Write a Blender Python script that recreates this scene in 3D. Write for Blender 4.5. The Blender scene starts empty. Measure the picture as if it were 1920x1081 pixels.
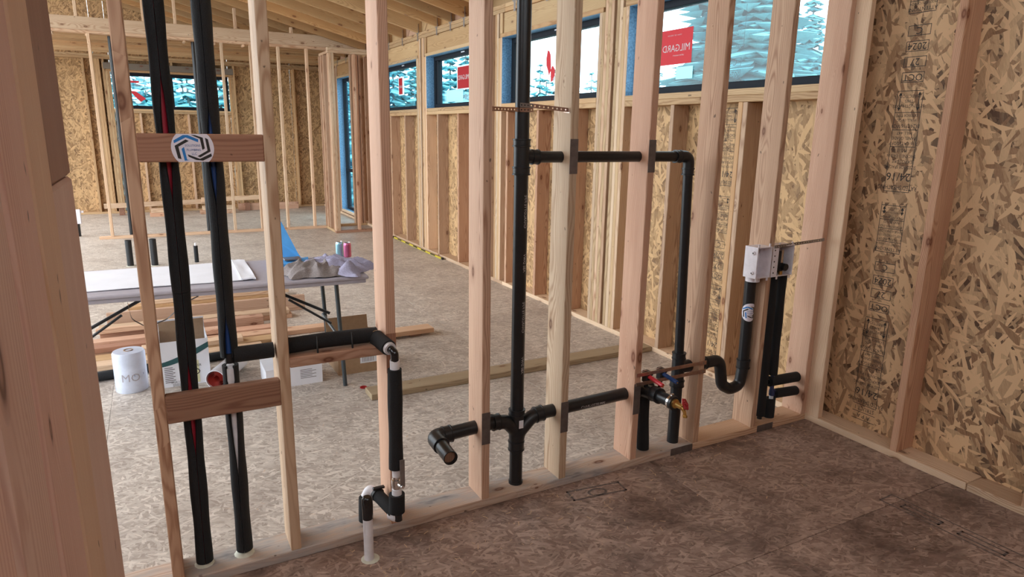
import bpy, bmesh, math, random
from mathutils import Vector, Matrix, Euler
R0 = random.Random(7)
sc = bpy.context.scene
COL = sc.collection

# ------------------------------------------------------------------ camera
pitch, yaw, roll = 0.2310, 0.4960, 0.0160
f_ = Vector((math.sin(yaw)*math.cos(pitch), math.cos(yaw)*math.cos(pitch), -math.sin(pitch)))
r_ = Vector((math.cos(yaw), -math.sin(yaw), 0)); u_ = r_.cross(f_)
r2 = r_*math.cos(roll)+u_*math.sin(roll); u2 = -r_*math.sin(roll)+u_*math.cos(roll)
cd = bpy.data.cameras.new('camera'); cam = bpy.data.objects.new('camera', cd); COL.objects.link(cam)
m = Matrix.Identity(4)
for i in range(3):
    m[i][0], m[i][1], m[i][2] = r2[i], u2[i], -f_[i]
m[0][3], m[1][3], m[2][3] = -3.125, -2.384, 1.624
cam.matrix_world = m
cd.sensor_fit = 'HORIZONTAL'; cd.sensor_width = 36.0; cd.lens = 36.0*1245.8/1920.0
cd.clip_start = 0.02; cd.clip_end = 400
sc.camera = cam

# ------------------------------------------------------------------ sky, sun, exposure
w = bpy.data.worlds.new('World'); sc.world = w; w.use_nodes = True
nt = w.node_tree; nt.nodes.clear()
bg = nt.nodes.new('ShaderNodeBackground'); out = nt.nodes.new('ShaderNodeOutputWorld')
tc = nt.nodes.new('ShaderNodeTexCoord'); sx = nt.nodes.new('ShaderNodeSeparateXYZ'); cr = nt.nodes.new('ShaderNodeValToRGB')
nt.links.new(tc.outputs['Generated'], sx.inputs[0]); nt.links.new(sx.outputs['Z'], cr.inputs[0])
cr.color_ramp.elements[0].position = 0.0; cr.color_ramp.elements[0].color = (0.80, 0.92, 1.0, 1)
cr.color_ramp.elements[1].position = 0.5; cr.color_ramp.elements[1].color = (0.93, 0.96, 1.0, 1)
nt.links.new(cr.outputs[0], bg.inputs[0]); bg.inputs[1].default_value = 2.6
nt.links.new(bg.outputs[0], out.inputs[0])
sc.view_settings.view_transform = 'Standard'; sc.view_settings.look = 'None'
sc.view_settings.gamma = 1.0; sc.view_settings.use_curve_mapping = False
sc.view_settings.exposure = 1.03
sc.cycles.max_bounces = 10; sc.cycles.diffuse_bounces = 7; sc.cycles.sample_clamp_indirect = 6

# ------------------------------------------------------------------ node helpers and materials
class N:
    def __init__(s, name):
        s.m = bpy.data.materials.new(name); s.m.use_nodes = True; s.t = s.m.node_tree
        s.b = s.t.nodes['Principled BSDF']; s.tc = None
    def n(s, ty, **kw):
        o = s.t.nodes.new(ty)
        for k, v in kw.items():
            if k.startswith('i_'):
                k = k[2:]; k = int(k) if k.isdigit() else k
                s.put(o.inputs[k], v)
            else: setattr(o, k, v)
        return o
    def put(s, sock, v):
        if isinstance(v, bpy.types.NodeSocket): s.t.links.new(v, sock)
        elif isinstance(v, bpy.types.Node): s.t.links.new(v.outputs[0], sock)
        else: sock.default_value = v
    def math(s, op, a, b=0.0, c=0.0, clamp=False):
        o = s.n('ShaderNodeMath', operation=op, use_clamp=clamp); s.put(o.inputs[0], a); s.put(o.inputs[1], b); s.put(o.inputs[2], c); return o.outputs[0]
    def vmath(s, op, a, b=(0, 0, 0)):
        o = s.n('ShaderNodeVectorMath', operation=op); s.put(o.inputs[0], a); s.put(o.inputs[1], b); return o.outputs[0]
    def coord(s):
        if not s.tc: s.tc = s.n('ShaderNodeTexCoord')
        return s.tc.outputs['Object']
    def mapping(s, v, loc=(0, 0, 0), rot=(0, 0, 0), scale=(1, 1, 1)):
        o = s.n('ShaderNodeMapping'); s.put(o.inputs[0], v); s.put(o.inputs[1], loc); s.put(o.inputs[2], rot); s.put(o.inputs[3], scale); return o.outputs[0]
    def noise(s, v, scale, detail=3, rough=0.5, dist=0.0, col=False):
        o = s.n('ShaderNodeTexNoise'); s.put(o.inputs['Vector'], v)
        for k, x in (('Scale', scale), ('Detail', detail), ('Roughness', rough), ('Distortion', dist)): o.inputs[k].default_value = x
        return o.outputs['Color' if col else 0]
    def ramp(s, fac, els):
        o = s.n('ShaderNodeValToRGB'); e = o.color_ramp.elements
        while len(e) < len(els): e.new(0.5)
        for i, (p, c) in enumerate(els):
            e[i].position = p; e[i].color = c if len(c) == 4 else (*c, 1)
        s.put(o.inputs[0], fac); return o.outputs[0]
    def mr(s, v, a, b, c=0.0, d=1.0):
        o = s.n('ShaderNodeMapRange'); s.put(o.inputs[0], v)
        for i, x in enumerate((a, b, c, d)): o.inputs[i+1].default_value = x
        return o.outputs[0]
    def mix(s, f, a, b, bt='MIX'):
        o = s.n('ShaderNodeMix', data_type='RGBA', blend_type=bt); s.put(o.inputs[0], f)
        for i, x in ((6, a), (7, b)):
            if isinstance(x, tuple) and len(x) == 3: x = (*x, 1)
            s.put(o.inputs[i], x)
        return o.outputs[2]
    def bump(s, h, st, dist=0.002):
        o = s.n('ShaderNodeBump'); s.put(o.inputs['Height'], h); o.inputs['Strength'].default_value = st; o.inputs['Distance'].default_value = dist
        s.t.links.new(o.outputs[0], s.b.inputs['Normal'])
    def fin(s, color, rough=0.6, spec=0.4, metal=0.0):
        if isinstance(color, tuple) and len(color) == 3: color = (*color, 1)
        s.put(s.b.inputs['Base Color'], color); s.put(s.b.inputs['Roughness'], rough)
        s.b.inputs['Specular IOR Level'].default_value = spec; s.b.inputs['Metallic'].default_value = metal
        return s.m

def wood(name, light, dark, knot=(0.16, 0.055, 0.025), var=0.22, stain=0.0):
    s = N(name); P = s.coord()
    oi = s.n('ShaderNodeObjectInfo'); rnd = oi.outputs['Random']
    off = s.n('ShaderNodeCombineXYZ', i_0=s.math('MULTIPLY', rnd, 0.31), i_1=s.math('MULTIPLY', rnd, 1.7), i_2=s.math('MULTIPLY', rnd, 37.0)).outputs[0]
    Q = s.vmath('ADD', P, off)
    lowz = s.noise(s.mapping(Q, scale=(.6, .6, 1.1)), 1.0, 2, 0.5, 0, True)
    drift = s.vmath('MULTIPLY', s.vmath('SUBTRACT', lowz, (0.5, 0.5, 0.5)), (0.10, 0.10, 0.0))
    Q2 = s.vmath('ADD', s.vmath('ADD', P, s.vmath('MULTIPLY', off, (0.45, 0.12, 0.0))), drift)
    fine = s.noise(s.mapping(Q, scale=(1, 1, .05)), 60.0, 3, 0.6)
    sp = s.n('ShaderNodeSeparateXYZ', i_0=Q2)
    rad = s.math('SQRT', s.math('ADD', s.math('POWER', s.math('SUBTRACT', sp.outputs[0], 0.06), 2.0), s.math('POWER', s.math('SUBTRACT', sp.outputs[1], 0.07), 2.0)))
    # knots bend the grain round them
    sq = s.n('ShaderNodeSeparateXYZ', i_0=Q)
    kv = s.n('ShaderNodeCombineXYZ', i_0=s.math('MULTIPLY', s.math('ADD', sq.outputs[0], sq.outputs[1]), 7.0), i_1=s.math('MULTIPLY', sq.outputs[2], 3.2)).outputs[0]
    vo = s.n('ShaderNodeTexVoronoi', voronoi_dimensions='2D'); s.put(vo.inputs['Vector'], kv); vo.inputs['Scale'].default_value = 1.0
    gate = s.n('ShaderNodeSeparateColor'); s.put(gate.inputs[0], vo.outputs['Color'])
    big = s.mr(gate.outputs[0], 0.50, 1.0, 0.0, 0.13)
    kd = s.math('DIVIDE', vo.outputs['Distance'], s.math('MAXIMUM', big, 0.0001))
    kmask = s.mr(kd, 0.6, 1.15, 1.0, 0.0)
    bend = s.mr(kd, 0.8, 4.5, 0.012, 0.0)
    ph = s.math('ADD', s.math('MULTIPLY', s.math('ADD', rad, bend), 900.0), s.math('MULTIPLY', fine, 5.0))
    ring = s.mr(s.math('SINE', ph), -1.0, 1.0)
    ring = s.math('POWER', ring, 2.2)
    g = s.math('ADD', s.math('MULTIPLY', s.math('MULTIPLY', ring, s.mr(s.noise(s.mapping(Q, scale=(1, 1, .15)), 14.0, 1), .3, .7, .35, 1.0)), 0.85), s.math('MULTIPLY', fine, 0.42))
    c = s.mix(g, light, dark)
    patch = s.noise(s.mapping(Q, scale=(1, 1, .25)), 5.0, 2)
    c = s.mix(s.mr(patch, 0.35, 0.75, 0.0, 0.35), c, dark)
    kc = s.mix(s.mr(s.math('SINE', s.math('MULTIPLY', kd, 9.0)), -1, 1, 0, .5), knot, dark)
    halo = s.mr(kd, 1.0, 2.6, .45, 0.0)
    c = s.mix(halo, c, dark)
    c = s.mix(s.math('MULTIPLY', kmask, 0.9), c, kc)
    if stain:
        st = s.noise(s.mapping(Q, scale=(1, 1, .3)), 9.0, 4, 0.7)
        c = s.mix(s.mr(st, 0.42, 0.60, 0.0, stain*.8), c, (0.40, 0.43, 0.45)); c = s.mix(s.mr(st, 0.60, 0.72, 0.0, stain), c, (0.13, 0.14, 0.16))
    nails = s.noise(s.mapping(Q, scale=(1, 1, .6)), 42.0, 1)
    c = s.mix(s.mr(nails, 0.77, 0.80, 0.0, 0.7), c, (0.05, 0.03, 0.02))
    hs = s.n('ShaderNodeHueSaturation'); s.put(hs.inputs['Color'], c)
    r2_ = s.math('FRACT', s.math('MULTIPLY', rnd, 13.7))
    s.put(hs.inputs['Hue'], s.mr(r2_, 0, 1, 0.496, 0.509)); s.put(hs.inputs['Value'], s.mr(rnd, 0, 1, 1-var, 1+var*.6))
    s.put(hs.inputs['Saturation'], s.mr(r2_, 0, 1, 1.02, 0.86))
    s.bump(g, 0.25, 0.0006)
    return s.fin(hs.outputs[0], 0.62, 0.3)

def osb(name, c1, c2, c3, flake=1.0, contrast=1.0, stain=0.0, rough=0.6, ux=0, dirt=(0.05, 0.03, 0.02)):
    # coords: strands in the plane of the two long object axes (local x,z for panels stored that way)
    s = N(name); P = s.coord()
    oi = s.n('ShaderNodeObjectInfo')
    off = s.n('ShaderNodeCombineXYZ', i_0=s.math('MULTIPLY', oi.outputs['Random'], 17.0), i_1=s.math('MULTIPLY', oi.outputs['Random'], 31.0)).outputs[0]
    Q = s.vmath('ADD', P, off)
    wob = s.vmath('MULTIPLY', s.vmath('SUBTRACT', s.noise(Q, 9.0*flake, 2, .5, 0, True), (.5, .5, .5)), (.008/flake, .008/flake, 0))
    Q = s.vmath('ADD', Q, wob)
    best = None; bc = None
    for i, (ang, sx_, sy_) in enumerate(((8, 9, 42), (-38, 12, 55), (48, 10, 46), (85, 15, 48), (-14, 7, 30), (24, 11, 60))):
        v = s.mapping(s.mapping(Q, rot=(0, 0, math.radians(ang+ux))), loc=(i*3.1, i*1.7, 0), scale=(sx_*flake, sy_*flake, 1))
        vo = s.n('ShaderNodeTexVoronoi', voronoi_dimensions='2D', feature='F1'); s.put(vo.inputs['Vector'], v); vo.inputs['Scale'].default_value = 1.0
        sep = s.n('ShaderNodeSeparateColor'); s.put(sep.inputs[0], vo.outputs['Color'])
        if best is None: best, bc = sep.outputs[0], sep.outputs[1]
        else:
            gt = s.math('GREATER_THAN', sep.outputs[0], best)
            mx = s.n('ShaderNodeMix'); s.put(mx.inputs[0], gt); s.put(mx.inputs[2], bc); s.put(mx.inputs[3], sep.outputs[1]); bc = mx.outputs[0]
            best = s.math('MAXIMUM', best, sep.outputs[0])
    gr = s.noise(s.mapping(s.mapping(Q, rot=(0, 0, math.radians(20+ux))), scale=(1, 7, 1)), 30.0*flake, 3, .6)
    k = s.math('ADD', s.math('MULTIPLY', bc, 0.75*contrast), s.math('MULTIPLY', gr, 0.5))
    c = s.ramp(k, [(0.0, c3), (0.30, c2), (0.72, c1), (1.15/1.2, tuple(min(1, x*1.25) for x in c1))])
    edge = s.mr(best, 0.55, 0.8, 1.0, 0.0)
    c = s.mix(s.math('MULTIPLY', edge, 0.55*contrast), c, c3)
    lo = s.noise(Q, 1.6, 3, .6)
    c = s.mix(s.mr(lo, .35, .7, 0, .15), c, c2)
    if stain:
        st = s.noise(s.vmath('ADD', P, (3, 5, 0)), 2.3, 5, .65, .4)
        c = s.mix(s.mr(st, .48, .70, 0, stain), c, dirt)
        sc_ = s.noise(s.mapping(P, rot=(0, 0, .35), scale=(1, 9, 1)), 14, 3, .7)
        c = s.mix(s.mr(sc_, .60, .72, 0, stain*.6), c, dirt)
    h = s.math('ADD', s.math('MULTIPLY', best, 1.0), s.math('MULTIPLY', gr, .4))
    s.bump(h, 0.35, 0.002)
    return s.fin(c, rough, 0.3)

def plain(name, col, rough=0.5, spec=0.5, metal=0.0, nz=0.08, sc_=30.0, bump=0.0, bd=.001):
    s = N(name); n = s.noise(s.coord(), sc_, 4, .6)
    c = s.mix(s.mr(n, .3, .7, 0, 1), tuple(x*(1-nz) for x in col), tuple(min(1, x*(1+nz)) for x in col))
    if bump: s.bump(n, bump, bd)
    return s.fin(c, rough, spec, metal)

M = {}
M['pale'] = wood('fir_pale', (0.78, 0.565, 0.38), (0.48, 0.275, 0.155))
M['post'] = wood('fir_post_rosy', (0.86, 0.60, 0.49), (0.66, 0.36, 0.28), var=.1)  # post woods paler than the studs, standing in for stronger light on them
M['post2'] = wood('fir_post_tan', (0.88, 0.66, 0.47), (0.68, 0.42, 0.26), var=.1)
M['stud'] = wood('fir_stud', (0.70, 0.445, 0.285), (0.39, 0.195, 0.11))
M['pink'] = wood('fir_pink', (0.70, 0.45, 0.31), (0.40, 0.20, 0.12))
M['tan'] = wood('fir_tan', (0.66, 0.435, 0.225), (0.38, 0.205, 0.09))
M['plate'] = wood('plate_stained', (0.76, 0.61, 0.48), (0.54, 0.38, 0.28), stain=0.8)
M['beam'] = wood('dusty_board', (0.46, 0.35, 0.22), (0.27, 0.185, 0.105))
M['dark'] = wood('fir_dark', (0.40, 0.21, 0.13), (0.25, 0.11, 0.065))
M['header'] = wood('header_laminate', (0.62, 0.39, 0.185), (0.42, 0.23, 0.09))
M['grey_beam'] = wood('weathered_beam', (0.24, 0.20, 0.16), (0.13, 0.11, 0.09))
M['osb'] = osb('strand_board', (0.57, 0.375, 0.21), (0.29, 0.16, 0.083), (0.045, 0.02, 0.013), 1.0, 1.5, ux=90)
M['osb_far'] = osb('strand_board_yellow', (0.50, 0.32, 0.16), (0.31, 0.18, 0.08), (0.10, 0.045, 0.022), 1.0, 1.3, ux=90)
M['floor'] = osb('floor_strand_board', (0.60, 0.54, 0.475), (0.41, 0.35, 0.30), (0.17, 0.13, 0.10), 1.9, 0.85, 0.40, 0.45, 10, (0.15, 0.105, 0.085))
M['floor_near'] = osb('floor_strand_board_dirty_shaded', (0.44, 0.32, 0.26), (0.27, 0.18, 0.145), (0.08, 0.05, 0.038), 1.9, 0.85, 0.85, 0.42, 10, (0.075, 0.045, 0.036))  # darker colour holds both tracked dirt and the near room's dimmer light
M['abs'] = plain('black_plastic', (0.012, 0.013, 0.015), 0.34, 0.5, nz=.2)
M['abs_hub'] = plain('black_plastic_fitting', (0.014, 0.015, 0.017), 0.38, 0.5, nz=.2)
M['foam'] = plain('black_foam', (0.016, 0.017, 0.019), 0.75, 0.35, nz=.4, sc_=420, bump=0.9, bd=.003)
M['white_pipe'] = plain('white_plastic', (0.80, 0.80, 0.84), 0.35, 0.5)
M['box_white'] = plain('white_box_plastic', (0.78, 0.74, 0.78), 0.4, 0.5)
M['tape'] = plain('black_tape', (0.01, 0.01, 0.012), 0.18, 0.6, bump=.4, sc_=40, bd=.003)
M['steel'] = plain('galvanized_steel', (0.30, 0.28, 0.27), 0.4, 0.5, 0.8, .15)
M['nailplate'] = plain('steel_nail_plate', (0.17, 0.145, 0.135), 0.5, 0.5, 0.6, .2)
M['chrome'] = plain('chrome', (0.75, 0.74, 0.72), 0.18, 0.5, 1.0)
M['copper'] = plain('copper_strap', (0.45, 0.30, 0.24), 0.35, 0.5, 0.9, .2)
M['brass'] = plain('brass', (0.70, 0.48, 0.17), 0.28, 0.5, 1.0)
M['red'] = plain('red_plastic', (0.62, 0.035, 0.05), 0.35)
M['redpipe'] = plain('red_pipe', (0.42, 0.02, 0.045), 0.4)
M['bluepipe'] = plain('blue_pipe', (0.015, 0.06, 0.22), 0.4)
M['bluefit'] = plain('dark_blue_fitting', (0.02, 0.03, 0.09), 0.4)
M['redw'] = plain('red_wheel', (0.42, 0.02, 0.03), 0.4)
M['ink'] = plain('black_ink', (0.02, 0.017, 0.015), 0.6)
M['ink_blue'] = plain('blue_ink', (0.01, 0.09, 0.32), 0.5)
M['ink_bright'] = plain('bright_blue_ink', (0.015, 0.20, 0.56), 0.5)
M['ink_grey'] = plain('faded_ink', (0.055, 0.042, 0.036), 0.6)
M['floor_ink'] = plain('worn_floor_ink', (0.15, 0.12, 0.11), 0.6, nz=.5, sc_=60)
M['ink_white'] = plain('white_ink', (0.55, 0.55, 0.55), 0.6)
M['paper'] = plain('white_paper', (0.80, 0.82, 0.88), 0.6, nz=.04, sc_=5)
M['stickw'] = plain('white_sticker', (0.80, 0.76, 0.84), 0.45, nz=.02)
M['vinyl'] = plain('dark_window_vinyl', (0.009, 0.012, 0.018), 0.6, .2)
def _flash():
    s = N('blue_flashing_membrane'); n = s.noise(s.mapping(s.coord(), scale=(1, 1, .35)), 55, 4, .7)
    c = s.mix(s.mr(n, .4, .68, 0, 1), (0.20, 0.42, 0.66), (0.075, 0.19, 0.36)); s.bump(n, .5, .004); return s.fin(c, .45, .4)
M['flash'] = _flash()
M['cardboard'] = plain('cardboard', (0.36, 0.235, 0.14), 0.75, .2)
M['cardb_in'] = plain('cardboard_inside', (0.40, 0.27, 0.17), 0.8, .2)
M['table'] = plain('table_plastic', (0.40, 0.38, 0.43), 0.45, nz=.05)
M['leg'] = plain('grey_leg_paint', (0.07, 0.085, 0.095), 0.35, .5, .5)
M['blackm'] = plain('black_metal', (0.012, 0.012, 0.013), 0.4)
M['towel'] = plain('grey_towel', (0.38, 0.37, 0.50), 0.95, .1, nz=.18, sc_=160, bump=.6, bd=.004)
M['towel2'] = plain('brown_grey_towel', (0.27, 0.24, 0.235), 0.95, .1, nz=.25, sc_=160, bump=.6, bd=.004)
M['bluebag'] = plain('blue_sheet', (0.07, 0.33, 0.72), 0.5, nz=.08, sc_=8)
M['rollw'] = plain('clear_wrap_roll', (0.66, 0.72, 0.86), 0.25, .5, nz=.10, sc_=14)
M['redroll'] = plain('red_lining', (0.55, 0.10, 0.08), 0.5)
M['yellow'] = plain('yellow_paint', (0.62, 0.52, 0.05), 0.45)
M['teal'] = plain('dark_teal_print', (0.02, 0.09, 0.10), 0.5)
M['cream'] = plain('cream_print', (0.72, 0.70, 0.42), 0.5)
M['redst'] = plain('red_window_sticker', (0.62, 0.035, 0.04), 0.5, nz=.04)
M['palest'] = plain('pale_window_sticker', (0.42, 0.62, 0.66), 0.5)
M['canb'] = plain('pink_can', (0.62, 0.16, 0.30), 0.22, .5, .6)
M['canp'] = plain('silver_blue_can', (0.35, 0.62, 0.72), 0.22, .5, .6)
M['foamseal'] = plain('pale_sealant', (0.66, 0.66, 0.55), 0.7)
M['dust'] = plain('sawdust_chips', (0.60, 0.42, 0.27), 0.8)
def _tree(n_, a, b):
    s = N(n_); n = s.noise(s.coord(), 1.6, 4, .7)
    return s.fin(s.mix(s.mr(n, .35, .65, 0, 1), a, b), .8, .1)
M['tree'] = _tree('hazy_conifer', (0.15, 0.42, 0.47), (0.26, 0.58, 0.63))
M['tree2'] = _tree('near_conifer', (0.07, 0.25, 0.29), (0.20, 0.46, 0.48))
M['trunk'] = plain('bark', (0.10, 0.13, 0.13), 0.9)
M['ground'] = plain('gravel_yard', (0.32, 0.32, 0.29), 0.9, .1, nz=.3, sc_=.6)
def _trans(n_, col):
    s = N(n_); s.fin(col, .5, .3); t = s.t; tl = t.nodes.new('ShaderNodeBsdfTranslucent'); mx = t.nodes.new('ShaderNodeMixShader'); tl.inputs[0].default_value = (*col, 1); mx.inputs[0].default_value = .45
    t.links.new(s.b.outputs[0], mx.inputs[1]); t.links.new(tl.outputs[0], mx.inputs[2]); t.links.new(mx.outputs[0], t.nodes['Material Output'].inputs[0]); return s.m
M['redst'] = _trans('red_window_sticker_film', (0.50, 0.03, 0.035)); M['palest'] = _trans('pale_window_sticker_film', (0.45, 0.66, 0.70)); M['wpaper'] = _trans('white_window_sticker_film', (0.80, 0.82, 0.84))
def _glass():
    m_ = bpy.data.materials.new('window_glass'); m_.use_nodes = True; t = m_.node_tree; t.nodes.clear()
    o = t.nodes.new('ShaderNodeOutputMaterial'); tr = t.nodes.new('ShaderNodeBsdfTransparent'); gl = t.nodes.new('ShaderNodeBsdfGlossy'); mx = t.nodes.new('ShaderNodeMixShader')
    lw = t.nodes.new('ShaderNodeLayerWeight'); lw.inputs[0].default_value = .5
    fr = t.nodes.new('ShaderNodeMath'); fr.operation = 'POWER'; fr.inputs[1].default_value = 5.0; t.links.new(lw.outputs['Facing'], fr.inputs[0])
    f2 = t.nodes.new('ShaderNodeMath'); f2.operation = 'MULTIPLY_ADD'; f2.inputs[1].default_value = .6; f2.inputs[2].default_value = .035; t.links.new(fr.outputs[0], f2.inputs[0]); fr = f2
    tr.inputs[0].default_value = (0.80, 0.93, 0.96, 1); gl.inputs['Roughness'].default_value = 0.02
    t.links.new(fr.outputs[0], mx.inputs[0]); t.links.new(tr.outputs[0], mx.inputs[1]); t.links.new(gl.outputs[0], mx.inputs[2]); t.links.new(mx.outputs[0], o.inputs[0]); return m_
M['glass'] = _glass()

# ------------------------------------------------------------------ object helpers
def link(name, me, mat=None, parent=None, loc=(0, 0, 0), rot=None):
    o = bpy.data.objects.new(name, me); COL.objects.link(o)
    if mat is not None and me is not None and hasattr(me, 'materials') and len(me.materials) == 0: me.materials.append(M[mat])
    o.location = Vector(loc)
    if rot is not None: o.rotation_euler = rot.to_euler() if isinstance(rot, Matrix) else rot
    if parent is not None:
        o.parent = parent; pw = wloc(parent); o.location = Vector(loc)-pw
    return o
def wloc(o):
    v = Vector(o.location)
    while o.parent is not None: o = o.parent; v += o.location
    return v
def empty(name, loc=(0, 0, 0)):
    o = bpy.data.objects.new(name, None); COL.objects.link(o); o.location = loc; o.empty_display_size = .1; return o
def thing(name, label, cat, loc=(0, 0, 0), group=None):
    return tag(empty(name, loc), label, cat, group)
def tag(o, label, cat, group=None):
    o['label'] = label; o['category'] = cat
    if group: o['group'] = group
    return o
def struct(name, loc=(0, 0, 0)):
    o = empty(name, loc); o['kind'] = 'structure'; return o
def lab(o, t): o['label'] = t; return o

_cache = {}
def boxmesh(dx, dy, dz, mat, bev=0.002):
    k = (round(dx, 4), round(dy, 4), round(dz, 4), mat, bev)
    if k in _cache: return _cache[k]
    bm = bmesh.new(); bmesh.ops.create_cube(bm, size=1.0)
    for v in bm.verts: v.co = Vector((v.co.x*dx, v.co.y*dy, v.co.z*dz))
    if bev: bmesh.ops.bevel(bm, geom=bm.edges[:], offset=min(bev, dx*.3, dy*.3, dz*.3), segments=1, affect='EDGES')
    me = bpy.data.meshes.new('box'); bm.to_mesh(me); bm.free(); me.materials.append(M[mat]); _cache[k] = me; return me
AX = {'z': Matrix.Identity(3), 'x': Matrix(((0, 0, 1), (0, 1, 0), (-1, 0, 0))), 'y': Matrix(((1, 0, 0), (0, 0, 1), (0, -1, 0)))}
def board(name, p0, p1, mat, parent=None, bev=0.003, turn=0.0, tilt=0.0):
    """box between two corners; object's local z runs along its longest side so the grain follows it"""
    a, b = Vector(p0), Vector(p1); d = Vector([abs(b[i]-a[i]) for i in range(3)]); c = (a+b)/2
    ax = 'xyz'[max(range(3), key=lambda i: d[i])]
    Rm = AX[ax]; l = Rm.transposed() @ d; l = Vector([abs(t) for t in l])
    me = boxmesh(l.x, l.y, l.z, mat, bev)
    if turn or tilt: Rm = Matrix.Rotation(turn, 3, 'Z') @ Matrix.Rotation(tilt, 3, 'Y') @ Rm
    return link(name, me, None, parent, c, Rm)
def slab(name, p0, p1, normal, mat, parent=None, bev=0.0015):
    """sheet whose local xy plane lies in the sheet (for strand board); normal is the thin axis"""
    a, b = Vector(p0), Vector(p1); d = Vector([abs(b[i]-a[i]) for i in range(3)]); c = (a+b)/2
    Rm = {'x': Matrix(((0, 0, 1), (1, 0, 0), (0, 1, 0))), 'y': Matrix(((1, 0, 0), (0, 0, -1), (0, 1, 0))), 'z': Matrix.Identity(3)}[normal]
    l = Rm.transposed() @ d
    return link(name, boxmesh(abs(l.x), abs(l.y), abs(l.z), mat, bev), None, parent, c, Rm)
def mesh_from(name, vs, fs, mat, parent=None, loc=(0, 0, 0), smooth=False, rot=None, mats=None, mi=None):
    me = bpy.data.meshes.new(name); me.from_pydata([tuple(v) for v in vs], [], fs); me.update()
    if mats:
        for q in mats: me.materials.append(M[q])
        for p, i in zip(me.polygons, mi): p.material_index = i
    else: me.materials.append(M[mat])
    if smooth:
        for p in me.polygons: p.use_smooth = True
        try: me.set_sharp_from_angle(angle=math.radians(40))
        except Exception: pass
    return link(name, me, None, parent, loc, rot)
def fillet(pts, rad, n=8):
    pts = [Vector(p) for p in pts]; outp = [pts[0]]
    for i in range(1, len(pts)-1):
        a, b, c = pts[i-1], pts[i], pts[i+1]; d1 = (a-b).normalized(); d2 = (c-b).normalized()
        ang = d1.angle(d2)
        if ang > 3.1: outp.append(b); continue
        t = min(rad/math.tan(ang/2), (a-b).length*.49, (c-b).length*.49)
        s, e = b+d1*t, b+d2*t
        for k in range(n+1):
            u = k/n; outp.append(s*(1-u)**2+b*2*u*(1-u)+e*u*u)
    outp.append(pts[-1]); return outp
def sweep(pts, rads, seg=20, cap=True):
    pts = [Vector(p) for p in pts]; vs = []; fs = []
    if not isinstance(rads, (list, tuple)): rads = [rads]*len(pts)
    up = None; prev = None
    for i, p in enumerate(pts):
        t = (pts[min(i+1, len(pts)-1)]-pts[max(i-1, 0)]).normalized()
        if up is None:
            up = t.orthogonal().normalized()
        else: up = (up-t*up.dot(t)).normalized()
        s = t.cross(up)
        for k in range(seg):
            a = 2*math.pi*k/seg; vs.append(p+(up*math.cos(a)+s*math.sin(a))*rads[i])
    for i in range(len(pts)-1):
        for k in range(seg):
            a = i*seg+k; b = i*seg+(k+1) % seg; fs.append((a, b, b+seg, a+seg))
    if cap: fs.append(tuple(range(seg))[::-1]); fs.append(tuple(range((len(pts)-1)*seg, len(pts)*seg)))
    return vs, fs
def center(vs): c = sum((Vector(v) for v in vs), Vector())/len(vs); return c, [Vector(v)-c for v in vs]
def tube(name, pts, r, mat, parent=None, seg=20, bend=0.0, cap=True, n=8):
    if bend: pts = fillet(pts, bend, n)
    vs, fs = sweep(pts, r, seg, cap); c, vs = center(vs)
    return mesh_from(name, vs, fs, mat, parent, c, True)
def hub(name, a, b, r, mat='abs_hub', parent=None, lip=0.0025):
    a, b = Vector(a), Vector(b); d = (b-a).normalized(); L = (b-a).length; e = min(.006, L*.2)
    pts = [a, a+d*.0005, a+d*e, a+d*(e+.001), b-d*(e+.001), b-d*e, b-d*.0005, b]
    return tube(name, pts, [r*.9, r+lip, r+lip, r, r, r+lip, r+lip, r*.9], mat, parent)
def ring_tube(name, a, b, ro, ri, mat, parent=None, seg=24):
    """open-ended pipe with a real wall thickness"""
    a, b = Vector(a), Vector(b); d = (b-a)
    pts = [a+d*.15, a, a, b, b, b-d*.5]; rr = [ri, ri, ro, ro, ri, ri]
    u = d.normalized().orthogonal().normalized(); s = d.normalized().cross(u); vs = []; fs = []
    for p, r in zip(pts, rr):
        for k in range(seg):
            t = 2*math.pi*k/seg; vs.append(p+(u*math.cos(t)+s*math.sin(t))*r)
    for i in range(5):
        for k in range(seg): fs.append((i*seg+k, i*seg+(k+1) % seg, (i+1)*seg+(k+1) % seg, (i+1)*seg+k))
    fs.append(tuple(range(5*seg, 6*seg)))
    c, vs = center(vs); return mesh_from(name, vs, fs, mat, parent, c, True)
def foam(name, a, b, R, parent=None, gaps=(), face=-1.7, seg=22, ri=.62, closed=0.03):
    """vertical split foam sleeve, seam towards angle `face`; gaps = (z centre, half length, half angle)"""
    a, b = Vector(a), Vector(b); n = max(2, int(abs(b.z-a.z)/.02)); vs = []; fs = []
    for i in range(n+1):
        u = i/n; p = a.lerp(b, u); z = p.z
        g = closed
        for zc, hl, ha in gaps:
            t = abs(z-zc)/hl
            if t < 1: g = max(g, closed+(ha-closed)*math.cos(t*math.pi/2))
        wb = .0012*math.sin(z*23)
        for rr in (R+wb, R*ri):
            for k in range(seg+1):
                th = face+g+(2*math.pi-2*g)*k/seg; vs.append((p.x+rr*math.cos(th), p.y+rr*math.sin(th), p.z))
    S = seg+1
    for i in range(n):
        o, q = i*2*S, (i+1)*2*S
        for k in range(seg):
            fs.append((o+k, o+k+1, q+k+1, q+k)); fs.append((o+S+k+1, o+S+k, q+S+k, q+S+k+1))
        fs.append((o+S, o, q, q+S)); fs.append((o+seg, o+S+seg, q+S+seg, q+seg))
    for o in (0, n*2*S):
        for k in range(seg): fs.append((o+k, o+k+1, o+S+k+1, o+S+k) if o else (o+k+1, o+k, o+S+k, o+S+k+1))
    c, vs = center(vs); return mesh_from(name, vs, fs, 'foam', parent, c, True)
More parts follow.
